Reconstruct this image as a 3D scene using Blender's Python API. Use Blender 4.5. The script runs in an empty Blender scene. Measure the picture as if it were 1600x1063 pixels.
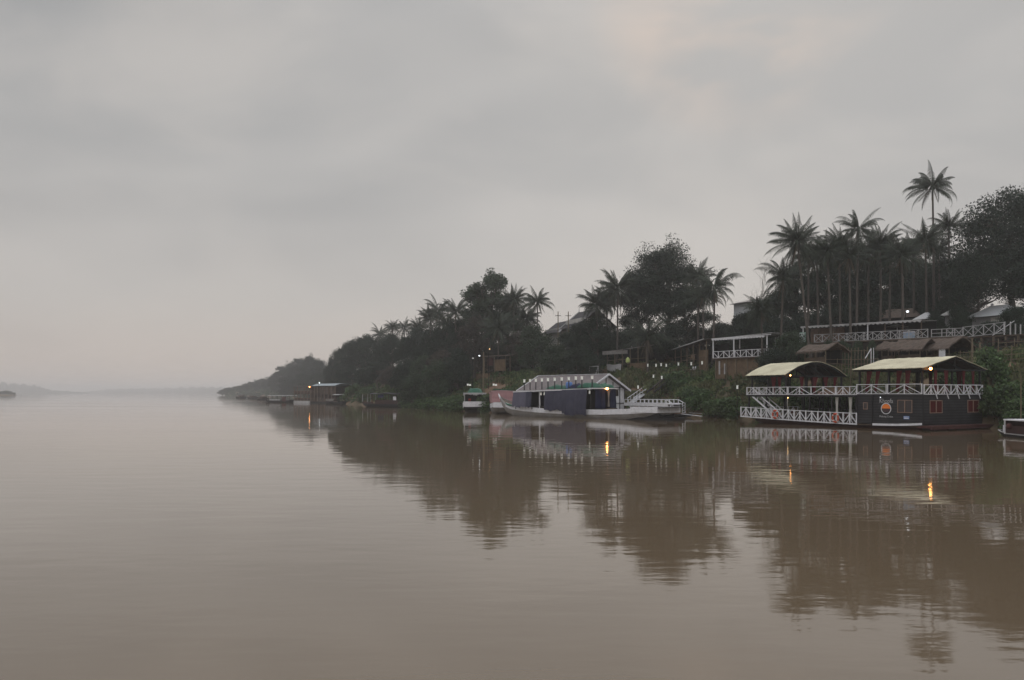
import bpy, math, random
import numpy as np
from mathutils import Vector, Matrix
PI = math.pi
S = bpy.context.scene
C = S.collection
# ------------------------------------------------------------------ camera, world, sun, exposure
FOC, HOR, CZ = 1220.0, 614.0, 3.5           # focal length and horizon row in photograph pixels, eye height
cam = bpy.data.cameras.new('camera'); co = bpy.data.objects.new('camera', cam); C.objects.link(co)
co.location = (0, 0, CZ); co.rotation_euler = (PI/2, 0, 0)
cam.sensor_width = 36; cam.lens = 36*FOC/1600; cam.shift_y = (HOR-531.5)/1600
cam.clip_start = 0.1; cam.clip_end = 20000
S.camera = co
S.view_settings.view_transform = 'Standard'; S.view_settings.look = 'None'
S.view_settings.exposure = 0.0; S.view_settings.gamma = 1.0
S.render.engine = 'CYCLES'
S.cycles.use_denoising = True
S.cycles.max_bounces = 6; S.cycles.diffuse_bounces = 2; S.cycles.glossy_bounces = 3
S.cycles.transmission_bounces = 2; S.cycles.volume_bounces = 1; S.cycles.transparent_max_bounces = 8
S.cycles.sample_clamp_indirect = 3.0

SUN_EL, SUN_AZ = math.radians(40), math.radians(16)      # azimuth to the right of the view direction
W = bpy.data.worlds.new('World'); S.world = W; W.use_nodes = True
nt = W.node_tree; nt.nodes.clear()
def N(t, **k):
    n = nt.nodes.new(t)
    for a, b in k.items(): setattr(n, a, b)
    return n
def lk(a, b): nt.links.new(a, b)
def math_(op, a, b=None, clamp=False):
    n = N('ShaderNodeMath', operation=op); n.use_clamp = clamp
    for i, v in enumerate((a, b)):
        if v is None: continue
        if isinstance(v, (int, float)): n.inputs[i].default_value = v
        else: lk(v, n.inputs[i])
    return n.outputs[0]
def mixc(f, a, b):
    n = N('ShaderNodeMix', data_type='RGBA')
    for i, v in ((0, f), (6, a), (7, b)):
        if isinstance(v, (int, float)): n.inputs[i].default_value = v
        elif isinstance(v, tuple): n.inputs[i].default_value = (*v, 1)
        else: lk(v, n.inputs[i])
    return n.outputs[2]
def ramp(v, lo, hi):
    n = N('ShaderNodeMapRange'); n.interpolation_type = 'SMOOTHSTEP'
    lk(v, n.inputs[0]); n.inputs[1].default_value = lo; n.inputs[2].default_value = hi
    return n.outputs[0]
tc = N('ShaderNodeTexCoord'); sp = N('ShaderNodeSeparateXYZ'); lk(tc.outputs['Generated'], sp.inputs[0])
def dnoise(scale, rot, loc, sc=(1, 1, 1), detail=3, dist=0.0):
    m = N('ShaderNodeMapping'); lk(tc.outputs['Generated'], m.inputs[0])
    m.inputs['Rotation'].default_value = rot; m.inputs['Location'].default_value = loc; m.inputs['Scale'].default_value = sc
    n = N('ShaderNodeTexNoise'); lk(m.outputs[0], n.inputs[0]); n.inputs['Scale'].default_value = scale
    n.inputs['Detail'].default_value = detail; n.inputs['Roughness'].default_value = .5; n.inputs['Distortion'].default_value = dist
    return n.outputs[0]
a1 = dnoise(1.5, (0, math.radians(35), .2), (.3, .1, .4), (1, 1, 2.6), 3, .3)
a2 = dnoise(3.2, (0, math.radians(-30), 0), (1.3, .7, 2.1), (1, 1, 2.2), 4, .4)
base = mixc(ramp(a1, .36, .66), (.372, .372, .370), (.530, .512, .492))
base = mixc(math_('MULTIPLY', ramp(a2, .42, .68), .42), base, (.61, .57, .53))
# the cloud deck is lighter towards the sun on the right, warm and pinkish close to the horizon
side = ramp(sp.outputs[0], -.65, .5)
base = mixc(math_('MULTIPLY', side, .30), base, (.585, .575, .56))
low = ramp(sp.outputs[2], .32, .0)
base = mixc(math_('MULTIPLY', low, .45), base, (.555, .505, .470))
base = mixc(math_('MULTIPLY', ramp(sp.outputs[2], .13, .0), .55), base, (.60, .505, .45))
vd = N('ShaderNodeVectorMath', operation='DOT_PRODUCT'); lk(tc.outputs['Generated'], vd.inputs[0])
gd = Vector((352, 1220, 640)).normalized(); vd.inputs[1].default_value = gd
glow = math_('MULTIPLY', ramp(vd.outputs['Value'], .984, .999), ramp(a2, .40, .62))
base = mixc(math_('MULTIPLY', glow, .45), base, (.80, .60, .47))
# an overcast deck is brightest overhead, and thinner behind the camera where the cloud is higher
up_ = ramp(sp.outputs[2], .40, .92); back = ramp(sp.outputs[1], .15, -.6)
base = mixc(up_, base, (1.10, 1.15, 1.24))
bm = N('ShaderNodeVectorMath', operation='SCALE'); lk(base, bm.inputs[0]); lk(math_('ADD', math_('MULTIPLY', back, .45), 1.0), bm.inputs['Scale']); base = bm.outputs[0]
sky = N('ShaderNodeTexSky'); sky.sky_type = 'NISHITA'; sky.sun_disc = False
sky.sun_elevation = SUN_EL; sky.sun_rotation = SUN_AZ; sky.dust_density = 3
sc10 = N('ShaderNodeVectorMath', operation='SCALE'); lk(base, sc10.inputs[0]); sc10.inputs['Scale'].default_value = 9.6
fin = mixc(.04, sc10.outputs[0], sky.outputs[0])
bg = N('ShaderNodeBackground'); lk(fin, bg.inputs[0]); bg.inputs[1].default_value = 0.1
wo = N('ShaderNodeOutputWorld'); lk(bg.outputs[0], wo.inputs[0])
sl = bpy.data.lights.new('sun', 'SUN'); sl.energy = 0.5; sl.angle = math.radians(20); sl.color = (1, .9, .8)
so = bpy.data.objects.new('sun', sl); C.objects.link(so); so.location = (0, -20, 60)
sdir = Vector((math.sin(SUN_AZ)*math.cos(SUN_EL), math.cos(SUN_AZ)*math.cos(SUN_EL), math.sin(SUN_EL)))
so.rotation_euler = sdir.to_track_quat('Z', 'Y').to_euler()

# ------------------------------------------------------------------ helpers
R = random.Random(7)
def XY(px, D): return ((px-800)/FOC*D, D)
def ZP(py, D): return CZ+(HOR-py)*D/FOC

def mat(name, col, rough=.85, var=.25, scale=3.0, col2=None, island=0.0, stripes=None, bump=0.0, emit=None, spec=.3, transl=0.0, orand=0.0):
    m = bpy.data.materials.new(name); m.use_nodes = True
    t = m.node_tree; p = t.nodes['Principled BSDF']
    p.inputs['Roughness'].default_value = rough; p.inputs['Specular IOR Level'].default_value = spec
    tc = t.nodes.new('ShaderNodeTexCoord')
    c2 = col2 or tuple(c*(1-var) for c in col)
    n = t.nodes.new('ShaderNodeTexNoise'); n.inputs['Scale'].default_value = scale; n.inputs['Detail'].default_value = 5
    n.inputs['Roughness'].default_value = .62
    t.links.new(tc.outputs['Object'], n.inputs[0])
    mr = t.nodes.new('ShaderNodeMapRange'); mr.inputs[1].default_value = .33; mr.inputs[2].default_value = .67
    t.links.new(n.outputs[0], mr.inputs[0])
    mx = t.nodes.new('ShaderNodeMix'); mx.data_type = 'RGBA'
    mx.inputs[6].default_value = (*col, 1); mx.inputs[7].default_value = (*c2, 1)
    t.links.new(mr.outputs[0], mx.inputs[0]); out = mx.outputs[2]
    def mul(outc, src, lo, hi):
        r = t.nodes.new('ShaderNodeMapRange'); r.inputs[3].default_value = lo; r.inputs[4].default_value = hi
        t.links.new(src, r.inputs[0])
        s = t.nodes.new('ShaderNodeVectorMath'); s.operation = 'SCALE'
        t.links.new(outc, s.inputs[0]); t.links.new(r.outputs[0], s.inputs['Scale']); return s.outputs[0]
    if island:
        g = t.nodes.new('ShaderNodeNewGeometry'); out = mul(out, g.outputs['Random Per Island'], 1-island, 1+island)
    if orand:
        oi = t.nodes.new('ShaderNodeObjectInfo'); out = mul(out, oi.outputs['Random'], 1-orand, 1+orand)
    if stripes:                                  # plank joints or corrugation: (axis 'X'/'Y'/'Z', per metre, darkness)
        ax, fr, dk = stripes
        w = t.nodes.new('ShaderNodeTexWave'); w.bands_direction = ax; w.inputs['Scale'].default_value = fr/ (2*PI)*20*.05*PI
        w.inputs['Distortion'].default_value = .25; w.inputs['Detail'].default_value = 1
        t.links.new(tc.outputs['Object'], w.inputs[0])
        pw = t.nodes.new('ShaderNodeMath'); pw.operation = 'POWER'; t.links.new(w.outputs['Fac'], pw.inputs[0]); pw.inputs[1].default_value = .4
        out = mul(out, pw.outputs[0], 1-dk, 1.0)
    t.links.new(out, p.inputs['Base Color'])
    if bump:
        b = t.nodes.new('ShaderNodeBump'); b.inputs['Distance'].default_value = bump; b.inputs['Strength'].default_value = .8
        t.links.new(n.outputs[0], b.inputs['Height']); t.links.new(b.outputs[0], p.inputs['Normal'])
    if transl:
        tr = t.nodes.new('ShaderNodeBsdfTranslucent'); t.links.new(out, tr.inputs[0])
        ms = t.nodes.new('ShaderNodeMixShader'); ms.inputs[0].default_value = transl
        t.links.new(p.outputs[0], ms.inputs[1]); t.links.new(tr.outputs[0], ms.inputs[2])
        t.links.new(ms.outputs[0], t.nodes['Material Output'].inputs[0])
    if emit:
        p.inputs['Emission Color'].default_value = (*emit[0], 1); p.inputs['Emission Strength'].default_value = emit[1]
    return m

class MB:
    def __init__(s): s.v = []; s.f = []
    def add(s, vs, fs):
        o = len(s.v); s.v += [tuple(v) for v in vs]; s.f += [tuple(i+o for i in f) for f in fs]; return s
    def box(s, x0, y0, z0, x1, y1, z1):
        return s.add([(x0,y0,z0),(x1,y0,z0),(x1,y1,z0),(x0,y1,z0),(x0,y0,z1),(x1,y0,z1),(x1,y1,z1),(x0,y1,z1)],
                     [(0,3,2,1),(4,5,6,7),(0,1,5,4),(1,2,6,5),(2,3,7,6),(3,0,4,7)])
    def bar(s, p, q, w, h=None):
        h = h or w; p = Vector(p); q = Vector(q); d = (q-p)
        if d.length < 1e-6: return s
        d.normalize(); up = Vector((0,0,1)) if abs(d.z) < .95 else Vector((0,1,0))
        a = d.cross(up).normalized()*w/2; b = a.cross(d).normalized()*h/2
        vs = [p-a-b, p+a-b, p+a+b, p-a+b, q-a-b, q+a-b, q+a+b, q-a+b]
        return s.add(vs, [(0,3,2,1),(4,5,6,7),(0,1,5,4),(1,2,6,5),(2,3,7,6),(3,0,4,7)])
    def tube(s, pts, rad, n=8, cap=True):
        pts = [Vector(p) for p in pts]; m = len(pts)
        if isinstance(rad, (int, float)): rad = [rad]*m
        vs = []
        for i, p in enumerate(pts):
            d = (pts[min(i+1, m-1)]-pts[max(i-1, 0)]).normalized()
            up = Vector((0,0,1)) if abs(d.z) < .9 else Vector((1,0,0))
            a = d.cross(up).normalized(); b = a.cross(d).normalized()
            for k in range(n):
                t = 2*PI*k/n; vs.append(p+(a*math.cos(t)+b*math.sin(t))*rad[i])
        fs = [(i*n+k, i*n+(k+1)%n, (i+1)*n+(k+1)%n, (i+1)*n+k) for i in range(m-1) for k in range(n)]
        if cap: fs += [tuple(range(n))[::-1], tuple((m-1)*n+k for k in range(n))]
        return s.add(vs, fs)
    def ball(s, c, r, n=10, m=7, sz=1.0):
        vs = []; c = Vector(c)
        for i in range(m+1):
            ph = PI*i/m
            for k in range(n):
                t = 2*PI*k/n; vs.append(c+Vector((math.sin(ph)*math.cos(t)*r, math.sin(ph)*math.sin(t)*r, math.cos(ph)*r*sz)))
        return s.add(vs, [(i*n+k, (i+1)*n+k, (i+1)*n+(k+1)%n, i*n+(k+1)%n) for i in range(m) for k in range(n)])
    def grid(s, rows):                            # rows of equal length
        m = len(rows); n = len(rows[0])
        return s.add([p for r in rows for p in r], [(i*n+j, i*n+j+1, (i+1)*n+j+1, (i+1)*n+j) for i in range(m-1) for j in range(n-1)])
    def slab(s, rows, t):                         # grid with thickness downward t
        m = len(rows); n = len(rows[0])
        s.grid(rows); low = [[(p[0], p[1], p[2]-t) for p in r] for r in rows]; s.grid([r[::-1] for r in low])
        def strip(a, b): s.grid([a, b])
        strip(low[0], rows[0]); strip(rows[-1], low[-1])
        strip([r[0] for r in rows], [r[0] for r in low]); strip([r[-1] for r in low], [r[-1] for r in rows]); return s
    def build(s, name, m, parent=None, smooth=False):
        me = bpy.data.meshes.new(name); me.from_pydata(s.v, [], s.f); me.materials.append(m); me.update()
        if smooth: me.shade_smooth()
        o = bpy.data.objects.new(name, me); C.objects.link(o); o.parent = parent; return o
def quads(name, V, m, parent=None):               # V: numpy (n,4,3) loose leaf faces
    V = np.asarray(V, dtype=np.float32); n = len(V)
    me = bpy.data.meshes.new(name); me.vertices.add(n*4); me.vertices.foreach_set('co', V.reshape(-1))
    me.loops.add(n*4); me.loops.foreach_set('vertex_index', np.arange(n*4, dtype=np.int32))
    me.polygons.add(n); me.polygons.foreach_set('loop_start', np.arange(0, n*4, 4, dtype=np.int32))
    me.polygons.foreach_set('loop_total', np.full(n, 4, dtype=np.int32))
    me.update(calc_edges=True); me.validate(); me.materials.append(m)
    o = bpy.data.objects.new(name, me); C.objects.link(o); o.parent = parent; return o
def tag(o, label=None, cat=None, group=None, kind=None):
    for k, v in (('label', label), ('category', cat), ('group', group), ('kind', kind)):
        if v: o[k] = v
    return o
def empty(name, loc, rz=0, label=None, cat=None, group=None):
    o = bpy.data.objects.new(name, None); C.objects.link(o); o.location = loc; o.rotation_euler = (0, 0, rz)
    o.empty_display_size = .3
    return tag(o, label, cat, group)
def copy_tree(o, parent=None):
    c = o.copy(); C.objects.link(c); c.parent = parent
    for ch in [k for k in bpy.data.objects if k.parent == o]: copy_tree(ch, c)
    return c
def frame(pa, Da, pb, Db):
    a = Vector(XY(pa, Da)); b = Vector(XY(pb, Db)); d = b-a
    return a, math.atan2(d.y, d.x), d.length
def lin(tab, x):
    for (x0, y0), (x1, y1) in zip(tab, tab[1:]):
        if x <= x1: return y0+(y1-y0)*max(0, (x-x0))/(x1-x0)
    return tab[-1][1]

# ------------------------------------------------------------------ materials
M = {}
M['white'] = mat('white_paint', (.74,.73,.75), .6, .22, 2.2)
M['offwhite'] = mat('weathered_white', (.44,.43,.43), .7, .3, 1.2)
M['greyhull'] = mat('grey_hull_paint', (.27,.26,.25), .6, .35, .8, col2=(.19,.17,.15))
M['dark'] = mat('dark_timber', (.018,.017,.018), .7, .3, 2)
M['plank'] = mat('dark_planks', (.036,.034,.037), .65, .5, .8, col2=(.020,.019,.021), stripes=('Z', 2.4, .75))
M['redhull'] = mat('dark_red_hull', (.045,.018,.016), .6, .3, 1)
M['redwood'] = mat('red_timber', (.085,.032,.028), .7, .3, 2)
M['cream'] = mat('cream_roofing', (.66,.61,.43), .75, .10, .55, col2=(.46,.41,.28), stripes=('X', 2.2, .35))
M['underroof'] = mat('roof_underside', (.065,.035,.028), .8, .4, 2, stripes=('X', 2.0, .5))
M['redcloth'] = mat('red_cloth', (.12,.016,.020), .85, .3, 3)
M['palecloth'] = mat('pale_cloth', (.62,.60,.55), .85, .2, 3)
M['bluecloth'] = mat('blue_tarp', (.026,.026,.048), .7, .3, .7, col2=(.048,.047,.073), bump=.05)
M['bluepale'] = mat('faded_blue_tarp', (.105,.10,.14), .7, .2, .7, bump=.05)
M['bluedark'] = mat('navy_cloth', (.016,.019,.058), .8, .3, 1)
M['pink'] = mat('pink_tarp', (.36,.19,.19), .7, .2, .8, col2=(.27,.15,.155), stripes=('X', 4.0, .12))
M['orange'] = mat('orange_plastic', (.48,.075,.03), .5, .15, 3)
M['logo_orange'] = mat('sign_orange', (.85,.22,.03), .5, .05, 3)
M['wood'] = mat('brown_timber', (.105,.075,.056), .8, .4, 1.2)
M['darkwood'] = mat('dark_weathered_boards', (.058,.046,.038), .9, .5, .9, stripes=('X', 4.0, .5))
M['bamboo'] = mat('bamboo_screen', (.20,.135,.082), .8, .5, 1.2, stripes=('X', 5.0, .5))
M['pole'] = mat('bamboo_pole', (.20,.155,.105), .8, .35, 3)
M['thatch'] = mat('thatch', (.135,.10,.078), .95, .45, 2.5, col2=(.075,.058,.048), bump=.1)
M['tin'] = mat('grey_sheet_roof', (.23,.22,.21), .6, .35, .8, col2=(.13,.11,.10), stripes=('X', 4.0, .25))
M['tinpink'] = mat('pinkish_sheet_roof', (.17,.138,.135), .6, .25, .7, col2=(.105,.088,.088), stripes=('X', 2.0, .25))
M['tile'] = mat('dark_tile_roof', (.045,.042,.045), .8, .3, 2, stripes=('X', 4, .3))
M['plaster'] = mat('pale_plaster', (.52,.50,.47), .85, .25, .6)
M['glass'] = mat('window_glass', (.035,.025,.025), .1, .2, 1, spec=.5)
M['frame'] = mat('tan_window_frame', (.25,.165,.125), .7, .25, 3)
M['green'] = mat('green_tarp', (.025,.115,.07), .7, .4, 2, bump=.04)
M['blue'] = mat('blue_plastic', (.10,.21,.50), .5, .2, 3)
M['mint'] = mat('mint_paint', (.32,.47,.40), .7, .3, 3)
M['lime'] = mat('lime_canopy', (.42,.48,.17), .8, .2, 3)
M['trunk'] = mat('bark', (.11,.095,.08), .95, .4, 3, bump=.05)
M['palmtrunk'] = mat('palm_bark', (.115,.098,.085), .95, .3, 2, stripes=('Z', 4, .3))
M['warm'] = mat('warm_bulb', (1,.7,.4), .5, 0, 1, emit=((1,.40,.10), 32))
M['warmdim'] = mat('warm_bulb_small', (1,.75,.45), .5, 0, 1, emit=((1,.60,.22), 5))
M['cool'] = mat('white_bulb', (1,1,1), .5, 0, 1, emit=((.9,.95,1), 3))
M['lantern'] = mat('lantern_glass', (.9,.9,.84), .5, .05, 1, emit=((1,.98,.88), .10))
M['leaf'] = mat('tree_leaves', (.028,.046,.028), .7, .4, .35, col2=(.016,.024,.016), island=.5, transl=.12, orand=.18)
M['leaf2'] = mat('light_tree_leaves', (.046,.078,.038), .7, .4, .35, col2=(.042,.054,.035), island=.45, transl=.15, orand=.15)
M['leaf3'] = mat('reddish_tree_leaves', (.080,.064,.050), .7, .4, .35, col2=(.048,.042,.034), island=.45, transl=.12, orand=.15)
M['frond'] = mat('palm_fronds', (.040,.054,.032), .6, .4, .6, col2=(.026,.032,.022), island=.4, transl=.15, orand=.15)
M['deadfrond'] = mat('dry_palm_fronds', (.11,.085,.055), .8, .4, .6, island=.3)
M['bush'] = mat('bank_plants', (.066,.125,.042), .7, .4, .09, col2=(.062,.072,.034), island=.55, transl=.2)
M['grass'] = mat('bank_grass', (.095,.145,.052), .7, .4, .12, col2=(.135,.105,.06), island=.45, transl=.2)

# ------------------------------------------------------------------ river, ground, far banks
SH = [(-900,-420),(-300,-120),(-85,30),(-33,47),(-12,68),(10,78),(30,83.0),(45,86.0),(60,87.0),(79,90.5),(100,88),(127,85.5),(162,92),(234,106.6),(300,135),(400,175),(560,215),(800,268),(970,290),(1050,340),(1400,900),(6000,2500)]
HT = [(-60,-6),(-14,-3),(-4,-1.1),(0,-.02),(2.5,2.3),(5,4.1),(9,6.1),(14,7.5),(18,8.6),(24,10.3),(30,11.4),(40,12),(90,12.8),(300,17),(3000,40)]
def g_sh(l):
    return (lin(SH, l-5)+lin(SH, l)*2+lin(SH, l+5))/4 + .7*math.sin(l*.31)+.5*math.sin(l*.83+1)
def vn(x, y): return math.sin(x*.9+1.3*math.sin(y*.7))*math.cos(y*.8+1.1*math.sin(x*.6))
def hgt(x, y):
    l = -.6*x+.8*y; n = .8*x+.6*y; d = n-g_sh(l)
    k = 1-.25*min(1, max(0, (l-260)/80))
    z = lin(HT, d)*k
    if d > 1: z += min(1, (d-1)/6)*(.45*vn(x*.35, y*.35)+.18*vn(x*1.1+3, y*1.1))
    return z
def dinl(x, y): return .8*x+.6*y-g_sh(-.6*x+.8*y)
ls = [-900,-600,-400,-250,-150,-100]+list(np.arange(-80, 20, 5.0))+list(np.arange(20, 260, 1.6))+list(np.arange(262, 1000, 8.0))+[1020,1050,1100,1200,1400,2000,3000,4500,6000]
ds = [-400,-120,-60,-30,-14,-8]+list(np.arange(-5, 34, 1.1))+[36,40,45,52,60,75,100,140,200,300,500,900,1800,3000]
rows = []
for l in ls:
    g = g_sh(l); r = []
    for d in ds:
        n = g+d; x = -.6*l+.8*n; y = .8*l+.6*n
        r.append((x, y, hgt(x, y)))
    rows.append(r)
b = MB(); b.grid(rows)
gm = mat('bank_earth', (.19,.115,.072), .95, .4, .16, col2=(.085,.08,.046), bump=.25)
o = b.build('ground', gm, smooth=True); tag(o, 'sloping brown earth river bank with patches of green', None, None, 'structure')

wm = bpy.data.materials.new('muddy_water'); wm.use_nodes = True
t = wm.node_tree; p = t.nodes['Principled BSDF']
p.inputs['Base Color'].default_value = (.134,.095,.058,1); p.inputs['Roughness'].default_value = .02
p.inputs['IOR'].default_value = 1.85
tcw = t.nodes.new('ShaderNodeTexCoord')
def wnoise(sx, sy, rot, det, seed):
    mp = t.nodes.new('ShaderNodeMapping'); mp.inputs['Scale'].default_value = (sx, sy, 1); mp.inputs['Rotation'].default_value = (0, 0, rot)
    mp.inputs['Location'].default_value = (seed, seed*.7, 0)
    t.links.new(tcw.outputs['Object'], mp.inputs[0])
    n = t.nodes.new('ShaderNodeTexNoise'); n.inputs['Scale'].default_value = 1; n.inputs['Detail'].default_value = det; n.inputs['Roughness'].default_value = .5
    t.links.new(mp.outputs[0], n.inputs[0]); return n.outputs[0]
def wm_(op, a, b_):
    n = t.nodes.new('ShaderNodeMath'); n.operation = op
    for i, v in enumerate((a, b_)):
        if isinstance(v, (int, float)): n.inputs[i].default_value = v
        else: t.links.new(v, n.inputs[i])
    return n.outputs[0]
h1 = wnoise(.30, .85, .12, 2, 3.1)       # slow swells
h2 = wnoise(1.1, 2.6, -.2, 2, 9.7)       # ripples
h3 = wnoise(4.0, 8.0, .3, 1, 5.3)        # fine ripples
pm = wnoise(.018, .05, .5, 3, 21.0)      # calm and ruffled patches
mr = t.nodes.new('ShaderNodeMapRange'); mr.inputs[1].default_value = .45; mr.inputs[2].default_value = .68; t.links.new(pm, mr.inputs[0])
h = wm_('ADD', wm_('MULTIPLY', h1, .0095), wm_('MULTIPLY', wm_('MULTIPLY', h2, .0046), wm_('ADD', mr.outputs[0], .14)))
h = wm_('ADD', h, wm_('MULTIPLY', wm_('MULTIPLY', h3, .0010), wm_('ADD', mr.outputs[0], .08)))
bp = t.nodes.new('ShaderNodeBump'); bp.inputs['Strength'].default_value = 1; bp.inputs['Distance'].default_value = 1.0
rg = t.nodes.new('ShaderNodeMapRange'); rg.inputs[3].default_value = .015; rg.inputs[4].default_value = .075; t.links.new(mr.outputs[0], rg.inputs[0]); t.links.new(rg.outputs[0], p.inputs['Roughness'])
t.links.new(h, bp.inputs['Height']); t.links.new(bp.outputs[0], p.inputs['Normal'])
b = MB(); b.grid([[(x, y, 0) for x in (-7000,-1000,-200,0,200,1000,7000)] for y in (-400,-50,50,150,400,1000,7000)])
o = b.build('river', wm); tag(o, 'wide calm muddy brown river', None, None, 'structure')

def blobby_ridge(name, pts, depth, seed, label):   # far land: ridge along pts [(px, D, top z)], uneven crest
    rr = random.Random(seed); rows = []
    P = []
    for (p0, D0, z0), (p1, D1, z1) in zip(pts, pts[1:]):
        for k in range(24):
            f = k/24; P.append((p0+(p1-p0)*f, D0+(D1-D0)*f, z0+(z1-z0)*f))
    P.append(pts[-1])
    for i, (p_, D_, z_) in enumerate(P):
        zz = z_*(1+.10*math.sin(i*.9+seed)+.07*math.sin(i*2.3))+rr.uniform(-.06, .06)*z_
        r = []
        for f, hh in ((0, -.6), (.02, .35), (.06, .7), (.2, .9), (.5, 1), (.8, .8), (1, -.3)):
            D = D_+depth*f; x, y = XY(p_, D); r.append((x, y, max(-2, zz*hh)+rr.uniform(-.05, .05)*zz))
        rows.append(r)
    b = MB(); b.grid(rows); o = b.build(name, M['leaf'], smooth=False); tag(o, label, None, None, 'structure'); return o
blobby_ridge('hills', [(-160,3300,78),(0,3300,50),(55,3350,38),(80,3350,16),(140,3500,4)], 700, 3, 'faint wooded hill fading into the fog at the far left')
blobby_ridge('far_bank', [(120,4800,4),(170,4700,26),(230,4500,31),(300,4200,35),(350,3600,31),(470,3000,33),(640,2800,35)], 500, 5, 'faint wooded far bank fading into the fog')

# ------------------------------------------------------------------ trees
def leaf_quads(rng, centers, per, spread, size, flat=.8):
    n = len(centers)*per
    c = np.repeat(np.asarray(centers, float), per, axis=0)
    c = c+np.clip(rng.normal(size=(n, 3)), -1.45, 1.45)*np.array([spread, spread, spread*flat])
    a = rng.normal(size=(n, 3)); a /= np.linalg.norm(a, axis=1)[:, None]
    b_ = rng.normal(size=(n, 3)); b_ -= (a*b_).sum(1)[:, None]*a; b_ /= np.linalg.norm(b_, axis=1)[:, None]
    s = size*rng.uniform(.6, 1.3, n)[:, None]
    a = a*s; b_ = b_*s*.55
    return np.stack([c-a, c-b_, c+a, c+b_], axis=1)
EXT = {}
def make_broadleaf(name, seed, H, Rr, th, lobes, per_lobe, per, leafm, size=.30, spread=.62, sq=.8, low=False):
    """tapered trunk, limbs to each lobe of the crown, leaf sized faces spread in clumps"""
    rng = np.random.default_rng(seed); rr = random.Random(seed)
    root = empty(name, (0, 0, 0))
    tb = MB(); tops = []
    r0 = .018*H+.08
    bend = (rr.uniform(-.6, .6), rr.uniform(-.6, .6))
    tk = [(0, 0, -.6), (bend[0]*.3, bend[1]*.3, th*.5), (bend[0], bend[1], th), (bend[0]*1.3, bend[1]*1.3, H*.72)]
    tb.tube(tk, [r0*1.3, r0, r0*.75, r0*.25], 7)
    cen = []
    for i in range(lobes):
        a = 2*PI*(i/lobes)*2.4+rr.uniform(-.5, .5); f = (i+.5)/lobes
        zc = th+(H-th)*(.05 if low else .18)+(H-th)*(.68 if low else .62)*f
        rad = Rr*(.72-.55*max(0, f-.45))*rr.uniform(.55, 1.05)*(1 if i < lobes-1 else .2)
        lc = Vector((math.cos(a)*rad, math.sin(a)*rad, zc)); lr = Rr*rr.uniform(.26, .46)
        s0 = Vector(tk[1]).lerp(Vector(tk[3]), min(1, max(.15, (zc-th*.7)/(H)*1.1)))
        mid = s0.lerp(lc, .55)+Vector((0, 0, -.06*Rr))
        tb.tube([s0, mid, lc], [r0*.45, r0*.28, r0*.1], 5)
        for k in range(int(per_lobe*rr.uniform(.6, 1.2))):
            d = rng.normal(size=3); d /= np.linalg.norm(d); d[2] = abs(d[2])*1.1-.25 if rr.random() < .75 else d[2]
            rad2 = lr*rr.uniform(.5, 1.1)*(1.45 if rr.random() < .12 else 1)
            q = lc+Vector(d)*rad2; q.z = lc.z+(q.z-lc.z)*sq
            cen.append(q)
            if k % 6 == 0: tb.tube([lc.lerp(mid, .2), lc.lerp(q, .6)+Vector((0, 0, .1)), q], [r0*.12, r0*.07, r0*.03], 4)
    tb.build('trunk', M['trunk'], root)
    V = leaf_quads(rng, cen, per, spread*Rr/6, size)
    keep = V[:, :, 2].min(axis=1) > .05; V = V[keep]
    quads('crown', V, M[leafm], root)
    cc = V.mean(axis=1); EXT[root.name] = (float(np.percentile(cc[:, 2], 99.6)), float(np.percentile(np.hypot(cc[:, 0], cc[:, 1]), 97)))
    return root
TV = {
 'big':  make_broadleaf('broadleaf_tree', 1, 20, 7.5, 6, 28, 22, 84, 'leaf', .155, .58),
 'oval': make_broadleaf('broadleaf_tree', 2, 18, 5.6, 4, 20, 18, 74, 'leaf', .17, .62),
 'tall': make_broadleaf('broadleaf_tree', 3, 20, 4.4, 7, 17, 15, 66, 'leaf2', .18, .62),
 'low':  make_broadleaf('broadleaf_tree', 4, 11, 5.6, 1.5, 20, 18, 66, 'leaf', .18, .66, low=True),
 'red':  make_broadleaf('broadleaf_tree', 5, 14, 5.0, 2.5, 18, 16, 60, 'leaf3', .17, .62, low=True),
 'lite': make_broadleaf('broadleaf_tree', 6, 12, 5.2, 1.5, 18, 18, 66, 'leaf2', .18, .66, low=True),
 'wide': make_broadleaf('broadleaf_tree', 8, 16, 8.0, 3.5, 26, 20, 88, 'leaf', .16, .56),
}
TH = {'big':20,'oval':18,'tall':20,'low':11,'red':14,'lite':12,'wide':16}
for v in TV.values(): v['_spare'] = 1
def tree(kind, px, top, D, width, label, group=None, cat='tree', base=None, name=None):
    """a tree whose foot stands on the bank at bearing px, distance D, whose top reaches row top"""
    src = TV[kind]
    r = copy_tree(src); r.pop('_spare', None)
    x, y = XY(px, D); z = hgt(x, y) if base is None else base
    eh, er = EXT[src.name]
    H = ZP(top, D)-z; s = H/eh
    sx = (width/2*D/FOC)/er
    r.location = (x, y, z); r.scale = (sx, sx, s); r.rotation_euler = (0, 0, R.uniform(0, 6.28))
    if name: r.name = name
    tag(r, label, cat, group); return r

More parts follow.
